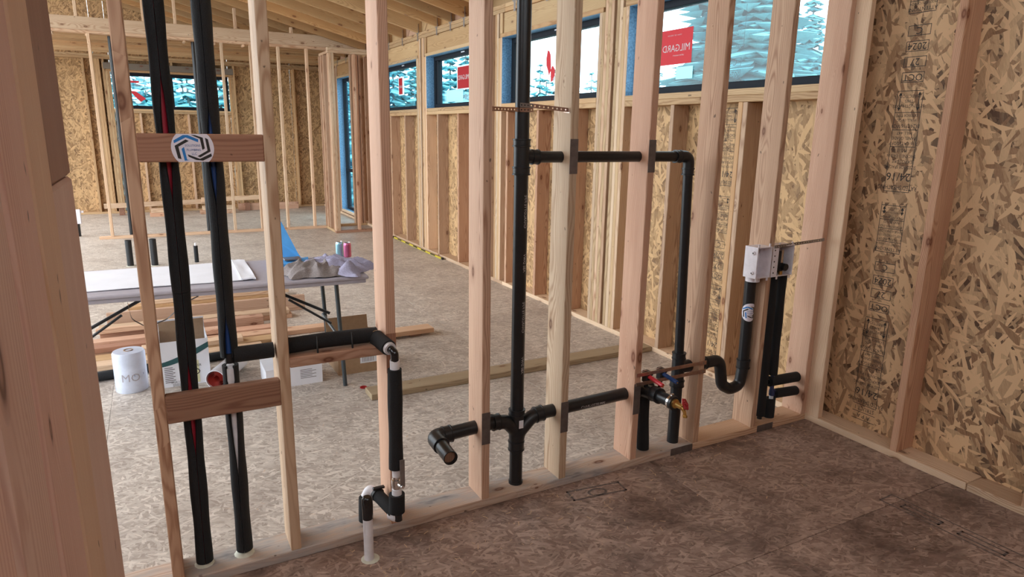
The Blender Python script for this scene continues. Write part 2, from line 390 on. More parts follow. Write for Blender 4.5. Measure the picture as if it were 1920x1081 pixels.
def lathe(name, prof, mat, parent=None, loc=(0, 0, 0), seg=24, rot=None):
    vs = []; fs = []
    for r, z in prof:
        for k in range(seg): t = 2*math.pi*k/seg; vs.append((r*math.cos(t), r*math.sin(t), z))
    for i in range(len(prof)-1):
        for k in range(seg): fs.append((i*seg+k, i*seg+(k+1) % seg, (i+1)*seg+(k+1) % seg, (i+1)*seg+k))
    if prof[0][0] > 1e-4: fs.append(tuple(range(seg))[::-1])
    if prof[-1][0] > 1e-4: fs.append(tuple(range((len(prof)-1)*seg, len(prof)*seg)))
    return mesh_from(name, vs, fs, mat, parent, loc, True, rot)
def text_geo(txt, size, align='CENTER', squash=1.0):
    cu = bpy.data.curves.new('t', 'FONT'); cu.body = txt; cu.size = size; cu.align_x = align; cu.align_y = 'CENTER'; cu.resolution_u = 2
    o = bpy.data.objects.new('t', cu); COL.objects.link(o); bpy.context.view_layer.update()
    me = bpy.data.meshes.new_from_object(o); vs = [Vector((v.co.x*squash, v.co.y, 0)) for v in me.vertices]; fs = [tuple(p.vertices) for p in me.polygons]
    bpy.data.objects.remove(o); bpy.data.meshes.remove(me); return vs, fs
def merge(parts):
    V, F = [], []
    for vs, fs in parts:
        k = len(V); V += list(vs); F += [tuple(i+k for i in f) for f in fs]
    return V, F
def flatbox2(x0, y0, x1, y1): return [(x0, y0, 0), (x1, y0, 0), (x1, y1, 0), (x0, y1, 0)], [(0, 1, 2, 3)]
def frame2(x0, y0, x1, y1, t): return merge([flatbox2(x0, y0, x1, y0+t), flatbox2(x0, y1-t, x1, y1), flatbox2(x0, y0, x0+t, y1), flatbox2(x1-t, y0, x1, y1)])
def shift(g, dx, dy): return [Vector(v)+Vector((dx, dy, 0)) for v in g[0]], g[1]
S = 0.0381
XW = 0.147          # inner face of the outside wall
XO = 0.287          # its sheathing
HT = 2.79

# ------------------------------------------------------------------ floor (sheets laid side by side)
floor = struct('floor')
j = 0
for iy in range(-3, 12):
    y0 = -0.81+1.22*iy; y1 = y0+1.217
    if iy == 0: y1 = .068
    if iy == 1: y0 = .071
    sh = 0.0 if iy % 2 else 0.0
    for ix in range(-3, 1):
        x0 = -1.02+2.44*ix+sh; x1 = min(x0+2.4388, XO+.02)
        if x1 < -5.8: continue
        slab('floor_panel', (x0, y0, -.02), (x1, min(y1, 12.46), 0), 'z', 'floor_near' if iy <= 0 else 'floor', floor, .0012)
slab('floor_joist_bed', (-5.9, -4.5, -.25), (XO+.02, 12.46, -.024), 'z', 'dark', floor, 0)
# faded stencilled outlines on the boards of the near room
g = merge([frame2(-.14, -.035, .14, .05, .010), ([(.05*math.cos(a*.39), .032*math.sin(a*.39), 0) for a in range(16)]+[(.036*math.cos(a*.39), .021*math.sin(a*.39), 0) for a in range(16)], [(k, (k+1) % 16, 16+(k+1) % 16, 16+k) for k in range(16)])])
mesh_from('floor_print', g[0], g[1], 'floor_ink', floor, (-1.43, -.12, .0009), rot=Euler((0, 0, -.12)))
g = merge([frame2(-.30, -.05, .30, .05, .008), frame2(-.22, -.025, -.05, .02, .010), frame2(.02, -.025, .2, .02, .010)])
mesh_from('floor_print', g[0], g[1], 'floor_ink', floor, (-.24, -1.06, .0009), rot=Euler((0, 0, -1.52)))

# ------------------------------------------------------------------ outside wall (right), studs / sills / headers
wr = struct('wall_right', (XW, 0, 0))
for y0, y1 in ((-4.5, -.9), (-.896, 3.9), (3.904, 8.2), (8.204, 12.31)):
    board('bottom_plate', (XW, y0, 0), (XO, y1, S), 'pale' if y0 > -5 else 'tan', wr)
    board('top_plate', (XW, y0, HT), (XO, y1, HT+.04), 'tan', wr)
    board('top_plate', (XW, y0-.0, HT+.041), (XO, y1, HT+.08), 'tan', wr)
def wstud(y, z1=HT, mat='stud', z0=S, name='stud'): return board(name, (XW, y, z0), (XO, y+S, z1), mat, wr)
for y in (-.552, -1.162, -1.772, -2.382, -2.992, -3.6, -4.21): wstud(y, mat='stud')
# flat backer beside the end of the plumbing wall
board('backer_stud', (XW, -.083, S), (XW+S, .057, HT), 'pale', wr)
wins = [('window_1', 6.46, 8.20), ('window_2', 4.33, 6.10), ('window_3', 2.27, 3.96), ('window_4', .15, 1.888)]
for y0, n, jacks in ((6.10, 4, (0, 1)), (6.305, 4, (2, 3)), (3.96, 4, (0, 1)), (4.17, 4, (2, 3)), (1.888, 4, (0, 1)), (2.075, 5, (3, 4)), (8.20, 4, (0, 1)), (.062, 2, (1,))):
    for k in range(n): wstud(y0+k*.0388, 2.555 if k in jacks else HT, 'tan' if (k % 2) else 'pale')
for nm, y0, y1 in wins:
    board('sill_plate', (XW, y0, 1.828), (XO, y1, 1.8685), 'tan', wr); board('sill_plate', (XW, y0, 1.869), (XO, y1, 1.909), 'tan', wr)
    board('header_plate', (XW, y0-.05, 2.555), (XO, y1+.05, 2.593), 'tan', wr)
    board('header', (XW+.018, y0-.05, 2.594), (XO, y1+.05, HT-.001), 'header', wr)
    board('header_end_block', (XW, y1-.006, 2.594), (XW+.016, y1+.05, HT-.001), 'tan', wr)
for y in (6.942, 7.58, 5.70, 5.06, 4.44, 3.81, 3.19, 2.57, 1.322, .70, .66): wstud(y, 1.827, 'stud' if y not in (.70,) else 'tan', name='cripple_stud')
for y in (8.36, 8.55, 8.92, 9.30, 9.52, 10.76, 10.80, 11.3, 11.8, 12.2): wstud(y, mat='stud')
# sheathing sheets
ys = [-4.82, -3.6, -2.37, -1.143, .081, 1.34, 2.58, 3.83, 5.08, 6.30, 7.58, 8.80, 9.5]
for a, b in zip(ys[:-1], ys[1:]):
    top = 1.87 if a > 0 and b < 8.9 else 2.87
    slab('sheathing_panel', (XO, a+.0015, 0), (XO+.011, b-.0015, top), 'x', 'osb' if a < 0 else 'osb_far', wr)
for a, b in ((.081, .15), (1.888, 2.27), (3.96, 4.33), (6.10, 6.46), (8.2, 8.80)):
    slab('sheathing_panel', (XO, a, 1.872), (XO+.011, b, 2.87), 'x', 'osb_far', wr)
for nm, y0, y1 in wins: slab('sheathing_panel', (XO+.0005, y0, 2.556), (XO+.011, y1, 2.87), 'x', 'osb_far', wr)
slab('sheathing_panel', (XO, 9.5, 2.56), (XO+.011, 10.76, 2.87), 'x', 'osb_far', wr)
slab('sheathing_panel', (XO, 9.5, 0), (XO+.011, 10.76, .1), 'x', 'osb_far', wr)
slab('sheathing_panel', (XO, 10.762, 0), (XO+.011, 12.46, 2.87), 'x', 'osb_far', wr)
board('sill_plate', (XW, 9.56, .06), (XO, 10.76, .10), 'pale', wr)
board('header_plate', (XW, 9.5, 2.555), (XO, 10.8, 2.593), 'tan', wr); board('header', (XW+.018, 9.5, 2.594), (XO, 10.8, HT-.001), 'header', wr)

# stamped grading print on two of the sheets
def stamp(y, z, w_, items, par):
    geos = []; zz = 0.0
    for it in items:
        k, h = it[0], it[1]
        if k == 'box': geos += [frame2(-w_*.42, zz-h+.006, w_*.42, zz-.006, .003)]; geos.append(shift(text_geo(it[2], h*.78), 0, zz-h/2))
        elif k == 'line': geos.append(flatbox2(-w_/2, zz-.003, w_/2, zz))
        elif k == 'txt': geos.append(shift(text_geo(it[2], h*.82, squash=it[3] if len(it) > 3 else 1.0), 0, zz-h/2))
        elif k == 'gap': pass
        elif k == 'arrows':
            for sx_ in (-w_*.36, w_*.36):
                geos.append(flatbox2(sx_-.002, zz-h+.01, sx_+.002, zz-.01)); geos.append(([(sx_-.009, zz-h+.02, 0), (sx_, zz-h+.004, 0), (sx_+.009, zz-h+.02, 0)], [(0, 1, 2)])); geos.append(([(sx_-.009, zz-.02, 0), (sx_+.009, zz-.02, 0), (sx_, zz-.004, 0)], [(0, 1, 2)]))
            for q, tt in enumerate(('STRENGTH AXIS', 'THIS', 'DIRECTION')): geos.append(shift(text_geo(tt, h*.22), 0, zz-h*(.28+.24*q)))
        elif k == 'side': geos.append(flatbox2(-w_/2, zz-h, -w_/2+.003, zz)); geos.append(flatbox2(w_/2-.003, zz-h, w_/2, zz)); continue
        zz -= h
    V, F = merge(geos)
    # the sheet hangs upside down: turn half round; text x runs along -Y seen from inside, flipped -> +Y
    vs = [(0, Vector(v).x, -Vector(v).y) for v in V]
    return mesh_from('grading_print', vs, [f[::-1] for f in F], 'ink', par, (XO-.0006, y, z))
body = [('side', .50), ('line', .004), ('txt', .040, 'RATED SHEATHING', .72), ('txt', .07, '24/16'), ('txt', .028, 'SIZED FOR SPACING', .8), ('txt', .028, 'EXPOSURE 1'), ('txt', .028, 'THICKNESS 0.418 IN', .75), ('txt', .03, '\u2014 PS 2-10 \u2014', .7), ('line', .004), ('txt', .028, '7/16 CATEGORY', .9), ('txt', .026, 'PANEL GRADE', .9), ('txt', .026, 'MILL 447'), ('line', .004), ('txt', .034, '1R24/2F16/W24', .8), ('txt', .024, 'WALL-16 OC', .9), ('txt', .024, 'EXTERIOR TYPE', .8), ('line', .006), ('arrows', .10), ('line', .006), ('gap', .03)]
date = [('box', .062, 'OCT'), ('gap', .012), ('box', .062, '27'), ('gap', .012), ('box', .062, '2024'), ('gap', .012), ('box', .062, 'C'), ('gap', .05)]
attn = [('line', .004), ('side', .26), ('txt', .03, 'ATTENTION!'), ('txt', .022, 'PRODUIT DU CANADA', .7), ('line', .003), ('txt', .022, 'STORE FLAT AND DRY', .7), ('txt', .022, 'KEEP COVERED ON SITE', .65), ('txt', .022, 'LEAVE A SMALL GAP', .75), ('line', .003), ('txt', .022, 'BETWEEN PANEL ENDS', .65), ('txt', .022, 'AND EDGES', .9), ('line', .003), ('txt', .022, 'MADE IN CANADA', .8), ('arrows', .05), ('line', .003), ('gap', .07)]
par = [o for o in wr.children if o.name.startswith('sheathing_panel')][3]
stamp(-.262, .07, .135, [('line', .004), ('txt', .04, 'A P A'), ('line', .004), ('txt', .04, 'STRUCT 1', .8)]+body+date+attn+body+date+attn+body[:8], wr)
stamp(.93, .10, .125, body+date+attn+body+date+attn[:8], wr)

# hurricane ties on the outside wall plate (metal clips at each rafter)
tie = merge([flatbox2(-.020, -.09, .020, .0), flatbox2(-.045, .0, .045, .034), flatbox2(-.018, .034, .036, .12)])
RY = [-3.9+.61*k for k in range(27)]

# ------------------------------------------------------------------ windows in the outside wall
def win_x(nm, y0, y1, z0, z1, stickers=(), mull=None, midrail=None):
    wn = struct(nm, (XO-.02, y0, z0)); xo, xi = XO+.012, XO-.035; fw = .055
    board('window_frame', (xi, y0+.012, z0+.004), (xo+.03, y1-.012, z0+fw), 'vinyl', wn); board('window_frame', (xi, y0+.012, z1-fw), (xo+.03, y1-.012, z1-.004), 'vinyl', wn)
    board('window_frame', (xi, y0+.012, z0+fw), (xo+.03, y0+.012+fw*.9, z1-fw), 'vinyl', wn); board('window_frame', (xi, y1-.012-fw*.9, z0+fw), (xo+.03, y1-.012, z1-fw), 'vinyl', wn)
    if mull: board('window_mullion', (xi+.005, mull-.02, z0+fw), (xo+.02, mull+.02, z1-fw), 'vinyl', wn)
    if midrail: board('window_rail', (xi+.005, y0+.05, midrail-.03), (xo+.02, y1-.05, midrail+.03), 'vinyl', wn)
    slab('window_pane', (XO-.012, y0+.05, z0+.05), (XO-.008, y1-.05, z1-.05), 'x', 'glass', wn, 0)
    # blue flashing membrane wrapped into the opening, sides, head and sill
    slab('flashing', (XW+.003, y1-.0025, z0), (XO+.01, y1-.0005, z1), 'y', 'flash', wn, 0); slab('flashing', (XW+.003, y0+.0005, z0), (XO+.01, y0+.0025, z1), 'y', 'flash', wn, 0)
    slab('flashing', (XW+.006, y0+.003, z1-.0025), (XO+.01, y1-.003, z1-.0005), 'z', 'flash', wn, 0)
    slab('flashing', (XW+.035, y0+.003, z0+.0005), (XO+.01, y1-.003, z0+.0025), 'z', 'flash', wn, 0)
    board('spacer_clip', (xi-.003, (y0+y1)/2-.10, z1-.026), (xi-.0005, (y0+y1)/2+.0, z1-.014), 'paper', wn, 0)
    for li, (geo, mt, yy, zz, nn) in enumerate(stickers):
        vs = [(0, -Vector(v).x, Vector(v).y) for v in geo[0]]
        mesh_from(nn, vs, geo[1], mt, wn, (XO-.0130-.0008*li, yy, zz))
    return wn
def rev(g): return [Vector((-Vector(v).x, Vector(v).y, 0)) for v in g[0]], g[1]     # reads backwards from inside
def jag(w_, h, n=10, seed=1):
    q = random.Random(seed); pts = []
    for k in range(n): a = 2*math.pi*k/n; pts.append((w_/2*math.cos(a)*q.uniform(.6, 1.2), h/2*math.sin(a)*q.uniform(.7, 1.2), 0))
    return pts, [tuple(range(n))]
z0, z1 = 1.909, 2.555
win_x('window_1', 6.46, 8.2, z0, z1, [(flatbox2(-.15, -.13, .10, .13), 'wpaper', 7.42, 2.26, 'window_sticker'), (flatbox2(-.13, -.115, .03, .115), 'redst', 7.42, 2.26, 'sticker_print'), (rev(text_geo('MILGARD', .05)), 'ink_white', 7.42, 2.25, 'sticker_lettering')])
win_x('window_2', 4.33, 6.1, z0, z1, [(flatbox2(-.19, -.14, .19, .14), 'wpaper', 5.2, 2.25, 'window_sticker'), (flatbox2(-.17, -.125, .16, .125), 'redst', 5.2, 2.25, 'sticker_print'), (rev(text_geo('MILGARD', .075)), 'ink_white', 5.2, 2.25, 'sticker_lettering'), (flatbox2(-.26, -.07, .26, .07), 'palest', 5.46, 2.05, 'window_label')], mull=5.98)
win_x('window_3', 2.27, 3.96, z0, z1, [(jag(.10, .22, 9, 4), 'redst', 3.24, 2.27, 'torn_sticker'), (jag(.11, .16, 9, 7), 'redst', 3.17, 2.16, 'torn_sticker'), (jag(.06, .08, 7, 9), 'wpaper', 3.13, 2.10, 'torn_sticker')], mull=3.80)
g_st = merge([shift(rev(text_geo('U-factor  0.28   SHGC 0.24', .013)), -.02, .085), shift(rev(text_geo('LIFETIME WARRANTY', .012)), .03, -.055)])
win_x('window_4', .15, 1.888, z0, z1, [(flatbox2(-.17, -.125, .17, .115), 'redst', 1.495, 2.24, 'window_sticker'), (rev(text_geo('MILGARD', .068)), 'ink_white', 1.49, 2.225, 'sticker_lettering'), (g_st, 'ink_white', 1.49, 2.23, 'sticker_lettering'), (flatbox2(-.085, -.042, .085, .042), 'palest', 1.385, 2.052, 'window_label')], mull=1.02)
win_x('window_5', 9.56, 10.76, .10, 2.555, [(flatbox2(-.1, -.13, .1, .13), 'wpaper', 10.15, .5, 'window_sticker'), (flatbox2(-.08, -.11, .03, .11), 'redst', 10.15, .5, 'sticker_print')], midrail=.86)

# ------------------------------------------------------------------ plumbing wall between the rooms
wc = struct('wall_center', (-1.5, 0, 0))
board('bottom_plate', (-4.6, 0, 0), (-.737, .14, S), 'plate', wc); board('bottom_plate', (-.735, 0, 0), (XW-.0005, .14, S), 'pale', wc)
board('top_plate', (-4.6, 0, HT), (XW, .14, HT+S), 'pale', wc); board('top_plate', (-4.6, 0, HT+S), (XW, .14, HT+2*S), 'pale', wc)
SX = {'A': -3.191, 'B': -2.783, 'C': -2.383, 'D': -1.971, 'E': -1.569, 'F': -1.150, 'G': -.735, 'H': -.307, 'I': .107}
for k, x in list(SX.items())+[('y', -3.60), ('z', -4.0)]:
    board('stud', (x, 0, S), (x+S, .14, HT), {'A': 'stud', 'B': 'pale', 'C': 'pink', 'D': 'pink', 'E': 'pale', 'F': 'pink', 'G': 'stud', 'H': 'stud', 'I': 'pink'}.get(k, 'pink'), wc)
b1 = lab(board('nailing_block', (SX['A']+S, 0, 1.515), (SX['B'], S, 1.603), 'dark', wc), 'short red-brown block nailed between two studs')
b2 = lab(board('nailing_block', (SX['A']+S, -.001, .641), (SX['B'], S, .74), 'dark', wc), 'low red-brown block nailed between two studs')
b3 = lab(board('nailing_block', (SX['B']+S, 0, .778), (SX['C'], .135, .816), 'pink', wc), 'flat block carrying the wrapped pipe')
for i, (x, za, zb) in enumerate(((SX['E'], 1.456, 1.60), (SX['F'], 1.456, 1.60), (SX['D'], .303, .45), (SX['E'], .275, .425), (SX['F'], .283, .442))):
    o = board('nail_plate', (x-.001, -.0022, za), (x+S+.001, -.0004, zb), 'nailplate', wc, .0006)
board('nail_plate', (-.885, -.0022, .001), (-.737, -.0004, .040), 'nailplate', wc, .0006); board('nail_plate', (-.255, -.0022, .001), (-.13, -.0004, .040), 'nailplate', wc, .0006)
board('nail_plate', (SX['C']-.002, -.002, .70), (SX['C']+S, -.0004, .86), 'dark', wc, .0006)

# ------------------------------------------------------------------ boards at the photographer's left (end of the near wall)
wl = struct('wall_left', (-3.3, -1.3, 0)); cy = -2.384; dx = -.1012
def bt(t0, t1, nm, mat, z0=0.0, zt=HT, off=0.0, gap=.014, dep=S):
    y0_, y1_ = cy+t0*.1012+gap/2, cy+t1*.1012-gap/2
    return board(nm, (-3.125+dx-off-dep, y0_, z0), (-3.125+dx-off, y1_, zt), mat, wl, .005)
bt(3.50, 4.90, 'post_board', 'post'); bt(4.90, 6.31, 'post_board', 'post'); bt(6.31, 7.78, 'post_board', 'post'); bt(7.78, 9.30, 'post_board', 'post2')
bt(9.75, 12.62, 'post_board', 'post', 0, 1.545, .010, .003); bt(9.75, 12.55, 'post_board', 'dark', 1.547, HT, .010, .003)
board('post_board', (-3.36, cy+.35, 0), (-3.266, cy+1.28, HT), 'dark', wl)
for t_ in (3.50, 4.90, 6.31, 7.78): board('seam_shade_strip', (-3.262, cy+t_*.1012-.0068, 0), (-3.2322, cy+t_*.1012+.0068, HT), 'dark', wl, 0)  # dark strips stand in for the shade inside the board seams
board('top_plate', (-3.40, -4.4, HT), (-3.22, cy+1.30, HT+.08), 'pale', wl)

# ------------------------------------------------------------------ far partition, jog and its top beam
wi = struct('wall_inner', (-2, 8.918, 0)); YP = 8.918; ZB = 2.856
board('bottom_plate', (-3.87, YP, 0), (-.585, YP+.089, S), 'pale', wi)
for x in (-3.72, -3.30, -2.88, -2.29, -2.03, -1.62, -1.215, -.785): board('stud', (x, YP, S), (x+S, YP+.089, ZB), 'pale', wi)
board('top_plate', (-5.9, YP, ZB), (XW, YP+.14, ZB+S), 'pale', wi); board('beam', (-5.9, YP-.002, ZB+S+.001), (XW, YP+S, 3.066), 'pale', wi)
for k in range(15):
    x = -5.86+.405*k; zt = 2.87+.25*(XW-x)
    if zt > 3.12: board('cripple_stud', (x, YP, 3.067), (x+S, YP+.089, zt), 'pale', wi)
for k in range(9):
    x = -4.95+.405*k*1.0
    board('backing_block', (x, YP-.03+.06, ZB-.03), (x+.03, YP+.2, ZB-.001), 'pale', wi)
# closet jog
YJ = 8.255
board('bottom_plate', (-.585, YJ+.091, 0), (-.496, YP+.1, S), 'tan', wi); board('bottom_plate', (-.585, YJ, 0), (XW-.0005, YJ+.089, S), 'dark', wi)
for y in (8.36, 8.62, 8.80, 8.92): board('stud', (-.585, y, S), (-.496, y+S, 2.75), 'stud', wi)
board('stud', (-.585, YJ, S), (-.547, YJ+.089, 2.75), 'pale', wi); board('stud', (-.545, YJ, S), (-.507, YJ+.089, 2.75), 'pale', wi); board('stud', (-.215, YJ, S), (-.177, YJ+.089, 2.75), 'stud', wi)
board('top_plate', (-.6, YJ, 2.751), (XW-.0005, YJ+.089, 2.789), 'pale', wi); board('top_plate', (-.6, YJ+.0, 2.79), (XW-.0005, YJ+.089, 2.828), 'pale', wi); board('top_plate', (-.585, YJ+.091, 2.751), (-.496, YP-.003, 2.789), 'pale', wi)
board('bottom_plate', (-.495, 9.02, 0), (XW-.0005, 9.108, S), 'tan', wi)
for x in (-.06, .03, .08): board('stud', (x, 9.02, S), (x+S, 9.108, 2.82), 'stud', wi)

# ------------------------------------------------------------------ far outside wall with its long window
wb = struct('wall_back', (-2, 12.31, 0)); YF = 12.311; YO = 12.451; roofz = lambda x: 2.87+.25*(XW-x)
board('bottom_plate', (-5.9, YF, 0), (XW-.001, YO, S), 'tan', wb)
wx0, wx1 = -3.60, -1.59
for x in [-5.86+.61*k for k in range(10)]:
    if wx0-.3 < x < wx1+.15: continue
    board('stud', (x, YF, S), (x+S, YO, 2.80), 'tan', wb)
for k in range(6): board('stud', (wx0-.039*(k+1)-(.03 if k > 2 else 0), YF, S), (wx0-.039*k-.001-(.03 if k > 2 else 0), YO, 2.80 if k > 1 else 2.59), 'tan', wb)
for k in range(3): board('stud', (wx1+.039*k+.001, YF, S), (wx1+.039*(k+1), YO, 2.80 if k > 1 else 2.59), 'tan', wb)
for x in (-3.2, -2.79, -2.38, -1.97): board('cripple_stud', (x, YF, S), (x+S, YO, 1.86), 'stud', wb)
board('sill_plate', (wx0, YF, 1.90), (wx1, YO, 1.938), 'tan', wb); board('sill_plate', (wx0, YF, 1.861), (wx1, YO, 1.899), 'tan', wb)
lab(board('header', (-3.70, YF-.004, 2.632), (-1.50, YO, 2.745), 'grey_beam', wb), 'weathered grey beam over the long window')
board('header_plate', (wx0-.07, YF, 2.591), (wx1+.07, YO, 2.630), 'tan', wb)
for x in (-3.4, -2.6, -1.9): board('cripple_stud', (x, YF, 2.746), (x+S, YO, 2.80), 'tan', wb)
board('top_plate', (-5.9, YF, 2.80), (XW-.001, YO, 2.84), 'tan', wb); board('top_plate', (-5.9, YF, 2.841), (XW-.001, YO, 2.88), 'tan', wb)
xs = [-5.9, -5.06, -3.84, wx0]
for a, b in zip(xs[:-1], xs[1:]): slab('sheathing_panel', (a+.0015, YO, 0), (b-.0015, YO+.011, 4.6), 'y', 'osb_far', wb)
for a, b in ((wx0, -2.62), (-2.62, wx1)): slab('sheathing_panel', (a+.0015, YO, 0), (b-.0015, YO+.011, 1.93), 'y', 'osb_far', wb); slab('sheathing_panel', (a+.0015, YO, 2.56), (b-.0015, YO+.011, 4.4), 'y', 'osb_far', wb)
for a, b in ((wx1, -.4), (-.4, XO)): slab('sheathing_panel', (a+.0015, YO, 0), (b-.0015, YO+.011, 3.2), 'y', 'osb_far', wb)
w6 = struct('window_6', (-2.6, YO, 1.94))
for p0, p1 in (((wx0+.01, YO-.06, 1.942), (wx1-.01, YO+.04, 2.0)), ((wx0+.01, YO-.06, 2.53), (wx1-.01, YO+.04, 2.588)), ((wx0+.01, YO-.06, 2.0), (wx0+.075, YO+.04, 2.53)), ((wx1-.075, YO-.06, 2.0), (wx1-.01, YO+.04, 2.53)), ((-2.62, YO-.05, 2.0), (-2.58, YO+.03, 2.53))):
    board('window_frame', p0, p1, 'vinyl', w6)
slab('window_pane', (wx0+.06, YO-.02, 1.99), (wx1-.06, YO-.016, 2.54), 'y', 'glass', w6, 0)
for g, mt, x, z in ((flatbox2(-.09, -.02, .09, .02), 'redst', -3.24, 2.43), (([(-.12, .1, 0), (-.02, .09, 0), (.14, -.04, 0), (.05, -.10, 0), (-.03, -.02, 0)], [(0, 1, 2, 3, 4)]), 'redst', -3.2, 2.17), (jag(.12, .1, 8, 3), 'paper', -3.19, 2.08)):
    mesh_from('window_sticker', [(v[0], 0, v[1]) for v in g[0]], g[1], 'wpaper' if mt == 'paper' else mt, w6, (x, YO-.023-.001*(z > 2.1), z))

# ------------------------------------------------------------------ ceiling joists of the far room, roof rafters and deck
ce = struct('ceiling', (-2, 10.7, 2.88))
for k in range(8):
    y = YP+.16+.405*k; board('joist', (-5.9, y, 2.882), (XW-.06, y+S, 3.06), 'tan', ce)
rf = struct('roof', (-3, 4, 3)); sl = math.atan(.25)
L = 6.9
def rafter(y, mat='header'):
    me = boxmesh(S, .235, L, mat, .003)
    # local z along slope, local y up, local x along world y
    zdir = Vector((-math.cos(sl), 0, math.sin(sl))); ydir = Vector((math.sin(sl), 0, math.cos(sl))); xdir = ydir.cross(zdir)
    Rm = Matrix((xdir, ydir, zdir)).transposed()
    base = Vector((XO+.25, y+S/2, 2.87-.25*(XO+.25-XW)))
    return link('rafter', me, None, rf, base+zdir*L/2+ydir*.1175, Rm)
RYS = [-4.3, -3.7, -3.08, -2.47, -1.85, -1.24, -.62, 0.0, .62, 1.24, 1.85, 2.46, 3.07, 3.68, 4.29, 4.88, 5.29-.02, 5.70, 6.36, 6.97, 7.08+.5, 8.19, 8.8, 9.41, 10.02, 10.63, 11.24, 11.85, 12.40]
RYS = [y for y in RYS if y not in (5.27,)]
for y in RYS:
    rafter(y)
    o = mesh_from('rafter_tie', [(0, -Vector(v).x, Vector(v).y) for v in tie[0]], tie[1], 'steel', rf, (XW-.0015, y+S/2, 2.86))
for k in range(14):
    ya = -4.5+1.22*k
    for q in range(3):
        zdir = Vector((-math.cos(sl), 0, math.sin(sl))); ydir = Vector((math.sin(sl), 0, math.cos(sl))); xdir = ydir.cross(zdir)
        base = Vector((XO+.3, ya+.61, 2.87-.25*(XO+.3-XW)))
        # sheet's local xy plane lies in the roof slope
        Rm = Matrix((zdir, zdir.cross(ydir)*-1, ydir)).transposed()
        link('roof_panel', boxmesh(2.297, 1.217, .012, 'osb', 0), None, rf, base+zdir*(1.15+2.3*q)+ydir*.243, Rm)
for i in range(len(RYS)-1):
    slab('blocking', (XW+.05, RYS[i]+S+.002, 2.873), (XW+.09, RYS[i+1]-.002, 3.07), 'x', 'pink' if i % 3 == 0 else 'header', rf)

# ------------------------------------------------------------------ unseen rear and left walls (behind the photographer), added to dim the near room
wq = struct('wall_rear', (-3, -4.4, 0))
for x in [-5.5+.61*k for k in range(10)]:
    board('stud', (x, -4.55, S), (x+S, -4.41, HT), 'stud', wq)
board('bottom_plate', (-5.62, -4.55, 0), (XW, -4.41, S), 'pale', wq); board('top_plate', (-5.62, -4.55, HT), (XW, -4.41, HT+.08), 'pale', wq)
for a, b in ((-5.63, -4.7), (-4.7, -3.5), (-3.5, -2.3), (-2.3, -1.1), (-1.1, XO)): slab('sheathing_panel', (a+.001, -4.562, 0), (b-.001, -4.551, 2.87), 'y', 'osb', wq)


for y in (-4.4, -3.79, -3.18, -2.66, -1.98, -1.45, -.9, -.4, -.05): board('stud', (-5.62, y, S), (-5.48, y+S, HT), 'stud', wl)
board('bottom_plate', (-5.62, -4.4, 0), (-5.48, -2.62, S), 'pale', wl); board('bottom_plate', (-5.62, -1.98, 0), (-5.48, -.01, S), 'pale', wl); board('header', (-5.62, -2.62, 2.1), (-5.48, -1.98, 2.38), 'header', wl); board('top_plate', (-5.62, -4.4, HT), (-5.48, -.01, HT+.08), 'pale', wl)
for a, b, z_ in ((-4.56, -3.5, 0), (-3.5, -2.62, 0), (-2.62, -1.98, 0), (-1.98, 0, 0)): slab('sheathing_panel', (-5.632, a+.001, z_), (-5.621, b-.001, 2.87), 'x', 'osb', wl)

# ================================================================== PLUMBING
YM = .07
# ---- black drain and vent pipe network
dp = thing('drain_pipe', 'glossy black plastic drain and vent pipe network running through the open studs', 'pipe', (-1.762, YM, S))
def P(x, z, y=YM): return (x, y, z)
XS = -1.762; r2_ = .030; r15 = .024
tube('pipe', [P(XS, S), P(XS, .25)], r2_, 'abs', dp, 28)
tube('pipe', [P(XS, .37), P(XS, 1.47)], r2_, 'abs', dp, 28)
tube('pipe', [P(XS, 1.56), P(XS, 2.95)], r2_, 'abs', dp, 28)
tube('pipe', [P(XS-.0, S-.001), P(XS, S+.012)], .033, 'abs', dp, 28)
# double wye with two sweeping arms
wy = tube('double_wye', [P(XS, .20), P(XS, .40)], [.0335, .0335], 'abs_hub', dp, 28)
hub('wye_hub', P(XS, .205), P(XS, .25), .036, 'abs_hub', wy); hub('wye_hub', P(XS, .375), P(XS, .405), .036, 'abs_hub', wy)
tube('wye_arm', [P(XS, .235), P(XS-.005, .30), P(XS-.05, .352), P(XS-.115, .362)], .0325, 'abs_hub', wy, 24, .06)
tube('wye_arm', [P(XS, .235), P(XS+.012, .29), P(XS+.075, .350), P(XS+.125, .360)], .0325, 'abs_hub', wy, 24, .06)
hub('wye_hub', P(XS-.125, .362), P(XS-.09, .361), .036, 'abs_hub', wy); hub('wye_hub', P(XS+.095, .356), P(XS+.135, .360), .036, 'abs_hub', wy)
t_ = board('wye_tag', (XS-.006, YM-.0345, .322), (XS+.016, YM-.0335, .360), 'paper', wy, 0)
# left arm: through stud, elbow towards the camera, open end
tube('pipe', [P(XS-.12, .362), P(-2.13, .352)], r2_, 'abs', dp, 28)
el = tube('elbow', [P(-2.10, .353), P(-2.165, .352), P(-2.165, .350, -.005)], .035, 'abs_hub', dp, 28, .05); hub('elbow_hub', P(-2.125, .352), P(-2.085, .353), .0365, 'abs_hub', el)
tube('elbow_collar', [P(-2.165, .351, .015), P(-2.165, .350, -.018)], .036, 'abs_hub', el, 28)
ring_tube('pipe', P(-2.165, .350, -.010), P(-2.17, .346, -.125), r2_, .0265, 'abs', dp, 28)
lab(tube('test_plug', [P(-2.17, .346, -.104), P(-2.17, .346, -.108)], .0262, 'dark', dp, 28), 'brown plug set inside the open pipe end')
